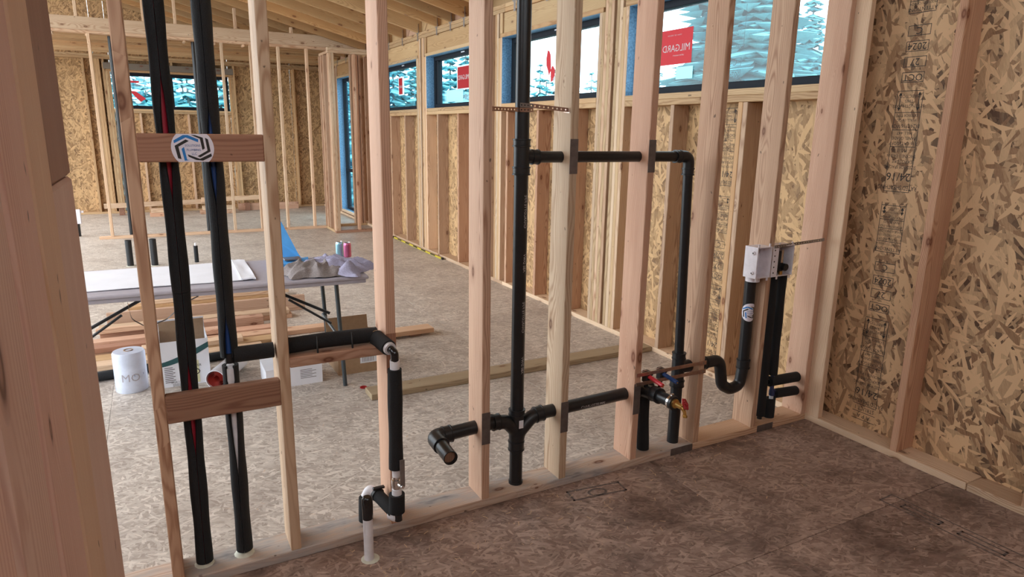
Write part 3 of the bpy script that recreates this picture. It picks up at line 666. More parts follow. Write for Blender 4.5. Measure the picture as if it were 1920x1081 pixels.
# right arm to tee beyond stud F
tube('pipe', [P(XS+.13, .360), P(-1.0, .372)], r2_, 'abs', dp, 28)
te = tube('tee', [P(-1.108, .369), P(-.985, .373)], .0345, 'abs_hub', dp, 24)
tube('tee_branch', [P(-1.045, .372), P(-1.047, .386, -.03)], .034, 'abs_hub', te, 24); hub('tee_hub', P(-1.046, .384, -.02), P(-1.047, .388, -.07), .037, 'abs_hub', te)
tube('pipe', [P(-1.046, .384, -.02), P(-1.048, .390, -.165)], .0285, 'abs', dp, 24)
ck = tube('cleanout_ring', [P(-1.048, .390, -.150), P(-1.048, .391, -.178)], .034, 'abs_hub', dp, 24)
# band clamp
lab(tube('clamp_band', [P(-1.048, .390, -.150), P(-1.048, .390, -.162)], .0355, 'chrome', ck, 24), 'shiny metal clamp band'); board('clamp_screw', (-1.056, -.162, .424), (-1.040, -.150, .434), 'chrome', ck)
# top vent: tee, horizontal, elbow, down leg
t1 = tube('tee', [P(XS, 1.455), P(XS, 1.59)], .0335, 'abs_hub', dp, 28)
hub('tee_hub', P(XS, 1.45), P(XS, 1.485), .036, 'abs_hub', t1); hub('tee_hub', P(XS, 1.565), P(XS, 1.598), .036, 'abs_hub', t1); tube('tee_branch', [P(XS, 1.540), P(XS+.03, 1.527), P(XS+.075, 1.524)], .029, 'abs_hub', t1, 24, .02); hub('tee_hub', P(XS+.045, 1.524), P(XS+.08, 1.524), .030, 'abs_hub', t1)
tube('pipe', [P(XS+.05, 1.524), P(-.905, 1.524)], r15, 'abs', dp, 24)
e2 = tube('elbow', [P(-.925, 1.524), P(-.845, 1.524), P(-.845, 1.445)], .0275, 'abs_hub', dp, 24, .035); hub('elbow_hub', P(-.935, 1.524), P(-.9, 1.524), .0285, 'abs_hub', e2); hub('elbow_hub', P(-.845, 1.47), P(-.845, 1.435), .0285, 'abs_hub', e2)
tube('pipe', [P(-.845, 1.46), P(-.812, .50)], r15, 'abs', dp, 24)
t2 = tube('tee', [P(-.812, .36), P(-.812, .53)], .033, 'abs_hub', dp, 24); hub('tee_hub', P(-.812, .50), P(-.812, .535), .034, 'abs_hub', t2); hub('tee_hub', P(-.812, .35), P(-.812, .385), .036, 'abs_hub', t2)
tube('tee_branch', [P(-.812, .452), P(-.742, .452)], .033, 'abs_hub', t2, 24)
tube('pipe', [P(-.812, S), P(-.812, .37)], r2_, 'abs', dp, 28)
tube('pipe', [P(-.76, .452), P(-.60, .450)], r2_, 'abs', dp, 24)
# p-trap and riser to the outlet box
tr = tube('p_trap', [P(-.655, .450), P(-.615, .450), P(-.52, .450), P(-.488, .30), P(-.425, .265), P(-.352, .275), P(-.338, .38), P(-.338, .42)], .031, 'abs_hub', dp, 24, .055, n=10)
hub('trap_nut', P(-.66, .450), P(-.625, .450), .034, 'abs_hub', tr); hub('trap_nut', P(-.337, .375), P(-.338, .425), .035, 'abs_hub', tr)
tube('pipe', [P(-.338, .40), P(-.345, .90)], r2_, 'abs', dp, 28)
# lettering along two of the pipes
def pipe_text(txt, size, p, axis, r, par, mat='ink_white', ang=-1.9, flip=1):
    V, F = text_geo(txt, size); vs = []
    for v in V:
        a = ang+flip*v.y/r*1.0
        if axis == 'z': vs.append((r*math.cos(a), r*math.sin(a), v.x))
        else: vs.append((v.x, -r*math.cos(v.y/r-.25), r*math.sin(v.y/r-.25)))
    return mesh_from('pipe_lettering', vs, F, mat, par, p)
for z_ in (1.30, .84): pipe_text('CHARLOTTE PIPE', .018, (XS, YM, z_), 'z', .0304, dp, ang=-1.35); pipe_text('ABS DWV', .018, (XS, YM, z_-.22), 'z', .0304, dp, ang=-1.35)
pipe_text('CHARLOTTE PIPE', .018, (-1.36, YM, .3653), 'x', .0304, dp)

# ---- split foam risers at the left
t = thing('insulated_riser', 'black foam-wrapped water riser nearest the leftmost stud, red pipe showing in its seam', 'pipe', (-3.089, YM, S))
foam('foam_sleeve', (-3.082, YM, .052), (-3.070, YM, 1.08), .0285, t, [(.66, .17, .42)], face=-1.55); foam('foam_sleeve', (-3.070, YM, 1.082), (-3.066, YM, 2.9), .0290, t, [(1.585, .19, .5)], face=-1.55)
lab(tube('red_water_pipe', [(-3.082, YM, S), (-3.066, YM, 2.95)], .0135, 'redpipe', t), 'red water pipe inside the foam')
tube('sealant_ring', [(-3.084, YM+.003, S-.001), (-3.084, YM+.003, S+.008)], [.036, .026], 'foamseal', t, 12)
t = thing('insulated_riser', 'black foam-wrapped water riser with a branch to the right, blue pipe showing in its seam', 'pipe', (-2.940, YM, S))
foam('foam_sleeve', (-2.942, YM, .058), (-2.938, YM, .80), .0285, t, [(.69, .30, .62)], face=-1.75); foam('foam_sleeve', (-2.938, YM, .832), (-2.930, YM, 2.9), .0290, t, [(1.53, .15, .45), (.85, .13, .5)], face=-1.75)
lab(tube('blue_water_pipe', [(-2.938, YM, .83), (-2.933, YM, 2.95)], .013, 'bluepipe', t), 'blue water pipe inside the foam')
lab(tube('white_water_pipe', [(-2.942, YM, S), (-2.938, YM, .80)], .0135, 'white_pipe', t), 'white water pipe inside the foam')
wt = tube('white_coupling', [(-2.938, YM-.004, .725), (-2.938, YM-.004, .735), (-2.938, YM-.004, .745), (-2.938, YM-.004, .790)], [.0138, .0150, .0185, .0185], 'white_pipe', t)
tube('crimp_ring', [(-2.938, YM-.006, .81), (-2.938, YM-.006, .845)], .0165, 'blackm', t)
tube('sealant_ring', [(-2.944, YM+.003, S-.001), (-2.944, YM+.003, S+.012)], [.038, .026], 'foamseal', t, 12)
def hfoam(name, pts, R, par, bend=0.0): return tube(name, pts, R, 'foam', par, 22, bend)
hfoam('foam_sleeve', [(-2.925, YM-.012, .838), (-2.79, YM-.012, .838)], .0285, t)
hfoam('foam_sleeve', [(-2.742, YM-.012, .846), (-2.60, YM-.014, .850), (-2.405, YM-.014, .846)], .0290, t)
for x in (-2.64, -2.51): tube('pipe_strap', [(x, YM-.052, .815), (x, YM-.048, .845), (x+.004, YM-.03, .872)], .0035, 'blackm', t, 8)
# elbow in front of stud C, vertical sleeve with ball valve
v = thing('insulated_valve_line', 'foam-wrapped white water line with lever ball valve standing before a stud', 'pipe', (-2.38, -.08, .05))
hfoam('foam_sleeve', [(-2.412, .05, .838), (-2.392, -.055, .822)], .030, v)
tube('pipe_clamp', [(-2.413, .052, .838), (-2.411, .040, .836)], .033, 'chrome', v)
tube('white_collar', [(-2.392, -.055, .822), (-2.389, -.068, .820)], .024, 'white_pipe', v)
tube('black_elbow', [(-2.391, -.06, .821), (-2.382, -.095, .815), (-2.379, -.085, .775)], .0155, 'tape', v, 16, .02)
tube('white_pipe_run', [(-2.379, -.083, .79), (-2.384, -.083, .13)], .0135, 'white_pipe', v)
tube('white_collar', [(-2.379, -.083, .780), (-2.379, -.083, .742)], .0185, 'white_pipe', v)
foam('foam_sleeve', (-2.384, -.083, .335), (-2.380, -.083, .745), .0275, v, face=1.2)
tube('white_collar', [(-2.384, -.083, .330), (-2.384, -.083, .298)], .0165, 'white_pipe', v)
vb = lathe('ball_valve', [(.0165, -.028), (.0165, -.018), (.020, -.016), (.021, .0), (.020, .016), (.0165, .018), (.0165, .028)], 'chrome', v, (-2.384, -.083, .272))
tube('valve_stem', [(-2.382, -.103, .272), (-2.378, -.120, .272)], .007, 'chrome', vb, 12)
hd = board('lever_handle', (-2.382, -.124, .268), (-2.362, -.119, .385), 'steel', vb, .002); tube('lever_nut', [(-2.374, -.118, .272), (-2.374, -.130, .272)], .008, 'chrome', vb, 6)
tube('white_collar', [(-2.384, -.083, .246), (-2.384, -.083, .205)], .0195, 'white_pipe', v)
foam('foam_sleeve', (-2.386, -.083, .145), (-2.384, -.083, .222), .0325, v, face=1.0)
tube('white_elbow', [(-2.386, -.083, .160), (-2.386, -.086, .122), (-2.402, -.055, .125)], .023, 'white_pipe', v, 20, .02); tube('tape_wrap', [(-2.386, -.098, .140), (-2.385, -.100, .115)], .015, 'tape', v, 14)
hfoam('foam_sleeve', [(-2.392, -.072, .135), (-2.428, .052, .165)], .0255, v)
tube('pipe_clamp', [(-2.424, .040, .163), (-2.428, .052, .165)], .029, 'blackm', v); board('clamp_bar', (-2.445, .036, .188), (-2.395, .054, .197), 'blackm', v)
tube('white_elbow', [(-2.428, .05, .166), (-2.450, .070, .182), (-2.468, .072, .150)], .0205, 'white_pipe', v, 20, .02)
foam('foam_sleeve', (-2.470, .072, .045), (-2.468, .072, .148), .0285, v, face=1.0); tube('white_pipe_run', [(-2.470, .072, S-.001), (-2.470, .072, .06)], .0135, 'white_pipe', v)
# capped white stub in front of the plate
s_ = thing('capped_stub_pipe', 'short white pipe standing on the floor, its top wrapped in black tape', 'pipe', (-2.517, -.13, 0))
tube('white_pipe_run', [(-2.517, -.13, 0), (-2.517, -.13, .25)], .0185, 'white_pipe', s_, 24)
tube('tape_wrap', [(-2.517, -.13, .178), (-2.517, -.13, .262), (-2.517, -.13, .270)], [.0195, .0205, .014], 'tape', s_, 24)
tube('sealant_ring', [(-2.512, -.128, 0), (-2.512, -.128, .004)], [.036, .030], 'foamseal', s_, 14)

# ---- foam pipe left of the vent leg
t = thing('insulated_pipe', 'black foam-wrapped pipe rising from the bottom plate under the hose tap', 'pipe', (-1.015, YM, S))
foam('foam_sleeve', (-1.012, YM, S+.004), (-1.030, YM, .345), .0300, t, face=1.0); tube('pipe_run', [(-1.012, YM, S), (-1.012, YM, .06)], .014, 'abs', t)
# ---- brass hose tap on the cleanout
t = thing('hose_tap', 'brass hose tap with a red wheel handle on a black pipe end', 'tap', (-1.048, -.18, .391))
tube('tap_body', [(-1.048, -.176, .391), (-1.048, -.186, .391), (-1.048, -.188, .391), (-1.044, -.225, .388)], [.024, .022, .014, .0125], 'brass', t, 16)
tube('spout', [(-1.045, -.218, .388), (-1.040, -.235, .372), (-1.037, -.238, .350)], [.0095, .0085, .0085], 'brass', t, 14); tube('spout_lip', [(-1.037, -.238, .352), (-1.037, -.239, .343)], .0115, 'brass', t, 14)
tube('tap_stem', [(-1.046, -.215, .390), (-1.041, -.238, .408)], .005, 'brass', t, 10)
vs, fs = [], []
c0 = Vector((-1.041, -.238, .409)); ax = Vector((.45, -.75, .48)).normalized(); a1 = ax.orthogonal().normalized(); a2 = ax.cross(a1)
pts = [c0+(a1*math.cos(k*.2618)+a2*math.sin(k*.2618))*(.0235+.003*math.cos(k*.2618*6)) for k in range(25)]
g1 = sweep(pts, .0042, 8, False); gs = [g1]
for k in range(3): d = a1*math.cos(k*1.047)+a2*math.sin(k*1.047); gs.append(sweep([c0-d*.022, c0+d*.022], .003, 6))
gs.append(sweep([c0-ax*.006, c0+ax*.006], .008, 10)); V, F = merge(gs); c, V = center(V)
mesh_from('wheel_handle', V, F, 'redw', t, c, True)
# ---- red and blue shutoff stubs on the metal straps
for nm, x, mt, lb in (('red', -1.060, 'red', 'short red valve handle on metal straps beside the hose tap'), ('blue', -.970, 'bluepipe', 'short blue valve handle on metal straps by the vent pipe')):
    t = thing('shutoff_valve', lb, 'valve', (x, 0, .46))
    board('valve_body', (x-.017, .0, .432), (x+.017, .04, .492), 'abs_hub', t, .005); board('valve_clip', (x-.020, -.006, .470), (x+.020, .03, .486), 'blackm', t, .003)
    tube('valve_neck', [(x, .02, .43), (x, .022, .39)], .010, 'abs_hub', t, 14)
    tube('handle_sleeve', [(x, .0, .466), (x, -.085, .456), (x, -.100, .4545)], [.0105, .0105, .0095], mt, t, 18); tube('valve_pin', [(x, -.100, .4545), (x, -.1025, .4545)], .004, 'brass', t, 8)
    tube('wire_tail', [(x-.005, .01, .49), (x-.03, -.01, .508), (x-.055, .0, .50)], .0022, 'copper', t, 8, .01)
for z, lb in ((.487, 'upper flat copper-coloured strap spanning the studs behind the red valve'), (.440, 'lower flat copper-coloured strap spanning the studs behind the red valve')):
    t = thing('metal_strap', lb, 'strap', (-.9, -.004, z))
    board('strap_band', (SX['F']+.004, -.0075, z-.009), (SX['G']+S, -.0035, z+.009), 'copper', t, .0006); board('strap_fold', (SX['G']-.002, -.010, z-.011), (SX['G']+S+.002, -.0076, z+.011), 'copper', t, .0006); tube('strap_screw', [(SX['G']+.02, -.009, z), (SX['G']+.02, -.013, z)], .004, 'steel', t, 8)

# ---- white outlet boxes
def outlet(x0, x1, lb, inner):
    t = thing('outlet_box', lb, 'utility box', ((x0+x1)/2, 0, .9)); y0, y1, za, zb, w_ = -.022, .062, .902, 1.066, .004
    gs = []
    def bx(a, b):
        bm = bmesh.new(); bmesh.ops.create_cube(bm, size=1)
        vs = [Vector(((a[0]+b[0])/2+v.co.x*(b[0]-a[0]), (a[1]+b[1])/2+v.co.y*(b[1]-a[1]), (a[2]+b[2])/2+v.co.z*(b[2]-a[2]))) for v in bm.verts]
        fs = [tuple(v.index for v in f.verts) for f in bm.faces]; bm.free(); gs.append((vs, fs))
    bx((x0, y0, za), (x0+w_, y1, zb)); bx((x1-w_, y0, za), (x1, y1, zb)); bx((x0+w_, y0, za), (x1-w_, y1, za+w_)); bx((x0+w_, y0, zb-w_), (x1-w_, y1, zb)); bx((x0+w_, y1-w_, za+w_), (x1-w_, y1, zb-w_))
    V, F = merge(gs); c, V = center(V); mesh_from('box_shell', V, F, 'box_white', t, c)
    for x in (x0+.010, x1-.016):
        for z in (za, zb): board('mounting_tab', (x-.004, y0+.002, z-(.016 if z == za else 0)), (x+.006, y0+.008, z+(.0 if z == za else .016)), 'box_white', t, .001)
    return t
o1 = outlet(-.415, -.3085, 'white plastic outlet box left of the stud, feeding the trap riser', 0)
for z in (.930, 1.035):
    lathe('screw_boss', [(.010, 0), (.010, .006), (.006, .009)], 'box_white', o1, (-.415, .0, z), 6, AX['x'] @ Matrix.Rotation(math.pi, 3, 'X')); lathe('boss_hole', [(.004, 0), (.004, .010)], 'ink', o1, (-.4152, .0, z), 8, AX['x'] @ Matrix.Rotation(math.pi, 3, 'X'))
lathe('drain_socket', [(.037, 0), (.037, .03), (.039, .032)], 'box_white', o1, (-.352, .05, .872), 24)
o2 = outlet(-.262, -.140, 'white plastic outlet box right of the stud with a black valve inside', 1)
fl = board('side_flange', (-.305, -.0255, .902), (-.262, -.0225, 1.066), 'box_white', o2, .001)
for z in (.925, .955, .985, 1.015, 1.045): tube('flange_hole', [(-.290, -.0260, z), (-.290, -.0254, z)], .0045, 'ink', fl, 8)
vv = board('valve_block', (-.245, .0, .915), (-.185, .05, 1.03), 'blackm', o2, .006)
tube('valve_knob', [(-.185, -.018, .945), (-.185, .02, .945)], .019, 'blackm', vv, 16); tube('hammer_arrestor', [(-.205, .0, .97), (-.205, .0, 1.04)], .008, 'chrome', vv, 12); tube('brass_fitting', [(-.21, -.005, .905), (-.21, -.005, .925)], .010, 'brass', vv, 10)
# hanger strap to the end stud
def perf(name, a, b, w_, mat, par, n, t_=.0012, hole='ink', loc=True):
    a, b = Vector(a), Vector(b); d = b-a; L_ = d.length; X = d.normalized(); Z = Vector((0, 0, 1)); Z = (Z-X*Z.dot(X)).normalized(); Yv = Z.cross(X)
    gs = []; m_ = n*2
    # band as a grid with real round-ish holes
    V = []; F = []
    step = L_/n
    for i in range(n):
        cx = (i+.5)*step; rr = w_*.2
        outer = [(-step/2, -w_/2), (0, -w_/2), (step/2, -w_/2), (step/2, 0), (step/2, w_/2), (0, w_/2), (-step/2, w_/2), (-step/2, 0)]
        inn = [(rr*math.cos(q), rr*math.sin(q)) for q in [math.radians(225+45*k) for k in range(8)]]
        o = len(V)
        for x, z in outer+inn: V.append(a+X*(cx+x)+Z*z)
        for k in range(8): F.append((o+k, o+(k+1) % 8, o+8+(k+1) % 8, o+8+k))
    nb = len(V); V += [p_+Yv*t_ for p_ in V]; F += [tuple(i+nb for i in f)[::-1] for f in F]
    c, V = center(V); return mesh_from(name, V, F, mat, par, c)
t = thing('hanger_strap', 'dark perforated hanger strap from the white box to the end stud', 'strap', (-.1, -.01, 1.06))
perf('strap_band', (-.30, -.0275, 1.064), (SX['I']+.01, -.004, 1.074), .016, 'steel', t, 20)
t = thing('hanger_strap', 'perforated metal hanger strap holding the tall black vent pipe', 'strap', (XS, 0, 1.72))
perf('strap_band', (SX['D']+S+.001, .02, 1.712), (XS-.030, YM-.028, 1.712), .017, 'copper', t, 9)
perf('strap_band', (XS-.030, YM-.033, 1.712), (XS+.032, YM-.033, 1.712), .017, 'copper', t, 4); perf('strap_band', (XS-.030, YM-.034, 1.731), (XS+.030, YM-.034, 1.729), .017, 'steel', t, 4)
perf('strap_band', (XS+.030, YM-.033, 1.729), (SX['E']-.002, .025, 1.717), .017, 'copper', t, 8); perf('strap_band', (SX['E']-.0022, .055, 1.716), (SX['E']-.0018, .012, 1.712), .017, 'copper', t, 3); tube('strap_screw', [(SX['E']-.001, .03, 1.714), (SX['E']-.006, .03, 1.714)], .005, 'steel', t, 8)

# ---- insulated pair right of stud H with two stubs into the end stud
t = thing('insulated_pipe', 'pair of black foam-wrapped pipes dropping from the right outlet box to the plate', 'pipe', (-.12, YM, S))
foam('foam_sleeve', (-.160, YM, .06), (-.175, YM, .90), .0285, t, face=1.0); foam('foam_sleeve', (-.098, YM-.005, .30), (-.102, YM, .90), .0275, t, face=1.0); foam('foam_sleeve', (-.092, YM-.006, S+.002), (-.092, YM-.006, .155), .0295, t, face=1.0)
tube('pipe_run', [(-.160, YM, S), (-.160, YM, .07)], .014, 'abs', t)
tube('white_pipe_run', [(-.092, YM-.01, .13), (-.094, YM-.012, .18)], .012, 'white_pipe', t); lab(tube('blue_fitting', [(-.094, YM-.014, .175), (-.094, YM-.014, .205), (-.097, YM-.012, .215), (-.10, YM-.01, .31)], [.017, .018, .012, .011], 'bluefit', t, 16), 'dark blue pipe fitting')
t = thing('insulated_pipe', 'upper black foam-wrapped stub running sideways into the end stud', 'pipe', (0, YM, .245)); hfoam('foam_sleeve', [(-.125, YM-.01, .262), (SX['I']-.0005, YM-.012, .254)], .0295, t); tube('pipe_run', [(-.135, YM-.01, .262), (-.12, YM-.01, .262)], .014, 'abs', t)
t = thing('insulated_pipe', 'lower black foam-wrapped stub running sideways into the end stud', 'pipe', (0, YM, .16)); hfoam('foam_sleeve', [(-.070, YM-.012, .180), (SX['I']-.0005, YM-.014, .169)], .0275, t); tube('pipe_run', [(-.083, YM-.012, .18), (-.068, YM-.012, .18)], .014, 'abs', t)

# ---- round plumber stickers
POL = [('ink_bright', [(375, 345), (520, 258), (590, 258), (745, 325), (740, 372), (560, 296), (380, 390)]),
       ('ink', [(385, 430), (555, 328), (602, 352), (440, 445), (470, 645), (420, 632)]),
       ('ink_bright', [(483, 480), (522, 448), (553, 655), (592, 662), (515, 672)]),
       ('ink', [(640, 256), (705, 258), (815, 298), (832, 470), (795, 497), (770, 316)]),
       ('ink', [(848, 298), (892, 322), (918, 520), (752, 618), (713, 598), (872, 505)]),
       ('ink', [(568, 568), (745, 642), (925, 553), (932, 600), (790, 672), (690, 660), (578, 606)])]
def sticker(cx, cz, cy_, R, fmap, label, clip):
    t = thing('sticker', label, 'sticker', (cx, cy_, cz)); k = R/322.0
    pts = []
    for i in range(48):
        a = 2*math.pi*i/48; pts.append((R*math.cos(a), max(-clip, min(clip, R*math.sin(a)))))
    def put(nm, V2, F, mt, lift):
        mesh_from(nm, [fmap(x, z, lift) for x, z in V2], F, mt, t, (cx, cy_, cz))
    # grid disc so it can follow a curve
    V2 = [(0, 0)]+[(x*s_, z*s_) for s_ in (.33, .66, 1) for x, z in pts]; F = [(0, 1+i, 1+(i+1) % 48) for i in range(48)]
    for q in range(2):
        for i in range(48): F.append((1+q*48+i, 1+(q+1)*48+i, 1+(q+1)*48+(i+1) % 48, 1+q*48+(i+1) % 48))
    put('sticker_disc', V2, F, 'stickw', .0004)
    for mt in ('ink', 'ink_bright'):
        V3, F3 = [], []
        for m_, po in POL:
            if m_ != mt: continue
            o = len(V3); V3 += [((x-653)*k, (465-y)*k) for x, y in po]; F3.append(tuple(range(o, o+len(po))))
        bm = bmesh.new(); bv = [bm.verts.new((x, z, 0)) for x, z in V3]
        for f in F3: bm.faces.new([bv[i] for i in f])
        bmesh.ops.triangulate(bm, faces=bm.faces[:]); bmesh.ops.subdivide_edges(bm, edges=bm.edges[:], cuts=5, use_grid_fill=True); bmesh.ops.triangulate(bm, faces=bm.faces[:]); bm.verts.index_update()
        V3 = [(v.co.x, v.co.y) for v in bm.verts]; F3 = [tuple(v.index for v in f.verts) for f in bm.faces]; bm.free()
        put('sticker_emblem', V3, F3, mt, .0010)
    gs = [shift(text_geo('SOLUTIONS', 50*k, squash=.86), 0*k, 38*k), shift(text_geo('PLUMBING', 52*k, squash=.86), 12*k, -33*k), shift(text_geo('LLC', 60*k, squash=.8), 16*k, -95*k)]
    V, F = merge(gs); put('sticker_lettering', [(v.x, v.y) for v in V], F, 'ink_blue', .0012)
sticker(-2.998, 1.559, 0, .062, lambda x, z, l: (x, -l, z), 'round white sticker with blue and black hexagon emblem on the upper block', .0435)
rr_ = .0310
sticker(-.3424, .700, YM, .050, lambda x, z, l: ((rr_+l)*math.sin(x/rr_-.42), -(rr_+l)*math.cos(x/rr_-.42), z), 'round white sticker with hexagon emblem wrapped on the black riser', .05)

# ================================================================== LOOSE THINGS
# ---- folding table
def rotp(p, piv=(-1.985, 1.60), a=-.05): x, y = p[0]-piv[0], p[1]-piv[1]; return (piv[0]+x*math.cos(a)-y*math.sin(a), piv[1]+x*math.sin(a)+y*math.cos(a))
tb = thing('folding_table', 'long grey plastic folding table with dark metal legs over the lumber', 'table', (-2.9, 2.0, 0))
c = rotp((-2.90, 1.98)); me_r = Matrix.Rotation(-.05, 3, 'Z')
link('tabletop', boxmesh(1.83, .76, .022, 'table', .006), None, tb, (c[0], c[1], .729), me_r)
link('tabletop_rim', boxmesh(1.80, .73, .026, 'table', .004), None, tb, (c[0], c[1], .706), me_r)
for nm, x in (('r', -2.17), ('l', -3.63)):
    for y in (1.70, 2.26):
        a = rotp((x, y)); b = rotp((x+(.03 if nm == 'r' else -.03), y)); tube('leg', [(a[0], a[1], .70), (b[0], b[1], 0)], .0135, 'leg', tb, 14)
    a = rotp((x, 1.70)); b = rotp((x, 2.26)); tube('cross_tube', [(a[0], a[1], .34), (b[0], b[1], .34)], .011, 'leg', tb, 12)
    s_ = 1 if nm == 'r' else -1
    a = rotp((x, 1.98)); b = rotp((x-s_*.50, 1.98)); tube('brace', [(a[0], a[1], .42), (b[0], b[1], .69)], .010, 'blackm', tb, 10); tube('brace', [(rotp((x, 1.94))[0], a[1]-.04, .36), (rotp((x-s_*.26, 1.94))[0], b[1]-.04, .545)], .008, 'blackm', tb, 10)
st = [(-3.30, 1.665, .695), (-3.29, 1.66, .60), (-3.22, 1.66, .545), (-3.12, 1.66, .58), (-3.02, 1.66, .665), (-2.95, 1.66, .695)]
V, F = [], []
for x, y, z in fillet(st, .05, 4): V += [(x, y-.014, z), (x, y+.014, z)]
for i in range(len(V)//2-1): F.append((2*i, 2*i+1, 2*i+3, 2*i+2))
c, V = center(V); mesh_from('carry_strap', V, F, 'blackm', tb, c)
# papers
def sheet(nm, cs, z, mat, lb, cat, nx=14, ny=8, amp=.004, th=.004, seed=3, parent=None):
    q = random.Random(seed); ph = [q.uniform(0, 6) for _ in range(4)]; V = []; F = []
    def hz(u, v): return z+amp*(math.sin(u*5+ph[0])*math.sin(v*4+ph[1])+.6*math.sin(u*11+v*7+ph[2]))+amp*1.6
    for s_ in (0, 1):
        for i in range(nx+1):
            for jj in range(ny+1):
                u, v = i/nx, jj/ny
                x = (cs[0][0]*(1-u)+cs[1][0]*u)*(1-v)+(cs[3][0]*(1-u)+cs[2][0]*u)*v; y = (cs[0][1]*(1-u)+cs[1][1]*u)*(1-v)+(cs[3][1]*(1-u)+cs[2][1]*u)*v
                V.append((x, y, hz(u, v)+s_*th))
    n1 = (nx+1)*(ny+1)
    for i in range(nx):
        for jj in range(ny):
            a = i*(ny+1)+jj; F.append((a+n1, a+n1+ny+1, a+n1+ny+2, a+n1+1)); F.append((a+1, a+ny+2, a+ny+1, a))
    rim = [i*(ny+1) for i in range(nx+1)]+[nx*(ny+1)+jj for jj in range(1, ny+1)]+[i*(ny+1)+ny for i in range(nx-1, -1, -1)]+[jj for jj in range(ny-1, 0, -1)]
    for k in range(len(rim)): a, b = rim[k], rim[(k+1) % len(rim)]; F.append((a, b, b+n1, a+n1))
    c, V = center(V); o = mesh_from(nm, V, F, mat, parent, c, True)
    if lb: tag(o, lb, cat)
    return o
sheet('building_plan', [(-3.78, 1.81), (-2.70, 1.75), (-2.68, 2.38), (-3.75, 2.38)], .741, 'paper', 'large white building plan spread flat on the folding table', 'paper', amp=.0022, th=.003)
sheet('paper_roll_edge', [(-2.71, 1.75), (-2.63, 1.735), (-2.62, 2.36), (-2.70, 2.39)], .743, 'paper', 'curled white paper at the end of the building plan', 'paper', 4, 12, .004, .008, 8)
# crumpled towel (two tones)
def towel(nm, cx, cy2, rx, ry, h, mat, lb, seed, rot=0.0, droop=None):
    q = random.Random(seed); F = []; V = []; n = 44; k_ = [(q.uniform(4, 15), q.uniform(4, 15), q.uniform(0, 6), q.uniform(.3, 1)) for _ in range(7)]
    for i in range(n+1):
        for jj in range(n+1):
            u, v = i/n*2-1, jj/n*2-1; rr = max(abs(u), abs(v)); a = math.atan2(v, u)
            e = 1+.10*math.sin(3*a+seed)+.06*math.sin(7*a)
            x, y = u*rx*e, v*ry*e; X = x*math.cos(rot)-y*math.sin(rot); Y = x*math.sin(rot)+y*math.cos(rot)
            env = max(0, 1-rr**2.4)
            z = (max(0, env)**.8)*h*.55*(1-.25*u)+sum(w_*(1-abs(math.sin(fx*.42*u-fy*.30*v+p+.9*math.sin(2.6*u+2*v+p))))**1.6 for fx, fy, p, w_ in k_)*h*.17*(.30+min(1, env*1.3))
            V.append((cx+X, cy2+Y, .7415+max(.002, z)))
    for i in range(n):
        for jj in range(n): a = i*(n+1)+jj; F.append((a, a+n+1, a+n+2, a+1))
    c, V = center(V); o = mesh_from(nm, V, F, mat, None, c, True); tag(o, lb, 'towel'); return o
towel('towel', -2.27, 1.80, .18, .16, .085, 'towel2', 'brown-grey rag bunched under the lilac towel on the table', 5)
tw = towel('towel', -2.13, 1.82, .21, .15, .105, 'towel', 'lilac-grey crumpled towel lying on the corner of the folding table', 11, -.75)
def can(x, y, mat, lb):
    t = thing('drink_can', lb, 'can', (x, y, .742))
    lathe('can_body', [(.022, 0), (.026, .004), (.027, .012), (.027, .085), (.0265, .092), (.022, .102)], mat, t, (x, y, .742), 24); lathe('can_lid', [(.022, .102), (.0225, .105), (.0205, .105), (.020, .102), (.001, .102)], 'chrome', t, (x, y, .742), 24); board('pull_tab', (x-.006, y-.010, .8445), (x+.006, y+.010, .8465), 'chrome', t, .001)
can(-1.945, 2.26, 'canb', 'pink slim drink can behind the towel'); can(-1.985, 2.32, 'canp', 'silver-blue slim drink can beside the pink can')
t = thing('utility_knife', 'dark utility knife lying behind the towel near the cans', 'tool', (-2.12, 2.2, .742)); link('handle', boxmesh(.13, .022, .016, 'blackm', .004), None, t, (-2.13, 2.22, .752), Matrix.Rotation(-.25, 3, 'Z')); link('blade', boxmesh(.06, .014, .002, 'steel', 0), None, t, (-2.22, 2.243, .752), Matrix.Rotation(-.25, 3, 'Z'))
# blue folded sheet standing up
V = [(-2.44, 2.26, .742), (-2.26, 2.22, .742), (-2.29, 2.23, .80), (-2.33, 2.27, .90), (-2.37, 2.31, 1.00), (-2.395, 2.33, 1.05), (-2.41, 2.32, 1.03), (-2.43, 2.29, .9)]
V2 = V+[(x+.004, y+.05, z) for x, y, z in V]; n = len(V); F = [tuple(range(n)), tuple(range(n, 2*n))[::-1]]+[(k, k+n, (k+1) % n+n, (k+1) % n) for k in range(n)]
c, V2 = center(V2); tag(mesh_from('plastic_sheet', V2, F, 'bluebag', None, c), 'bright blue folded sheet standing up on the folding table', 'sheet')
sheet('plastic_bag', [(-2.48, 2.02), (-2.27, 2.02), (-2.23, 2.20), (-2.50, 2.20)], .744, 'bluebag', 'blue plastic bag lying at the foot of the blue sheet', 'bag', 8, 6, .006, .022, 9)
lab(board('notebook', (-2.41, 2.05, .786), (-2.30, 2.14, .795), 'steel', None), 'x'); nb = [o for o in COL.objects if o.name == 'notebook'][0]; tag(nb, 'small grey notepad on the blue plastic bag', 'notepad')

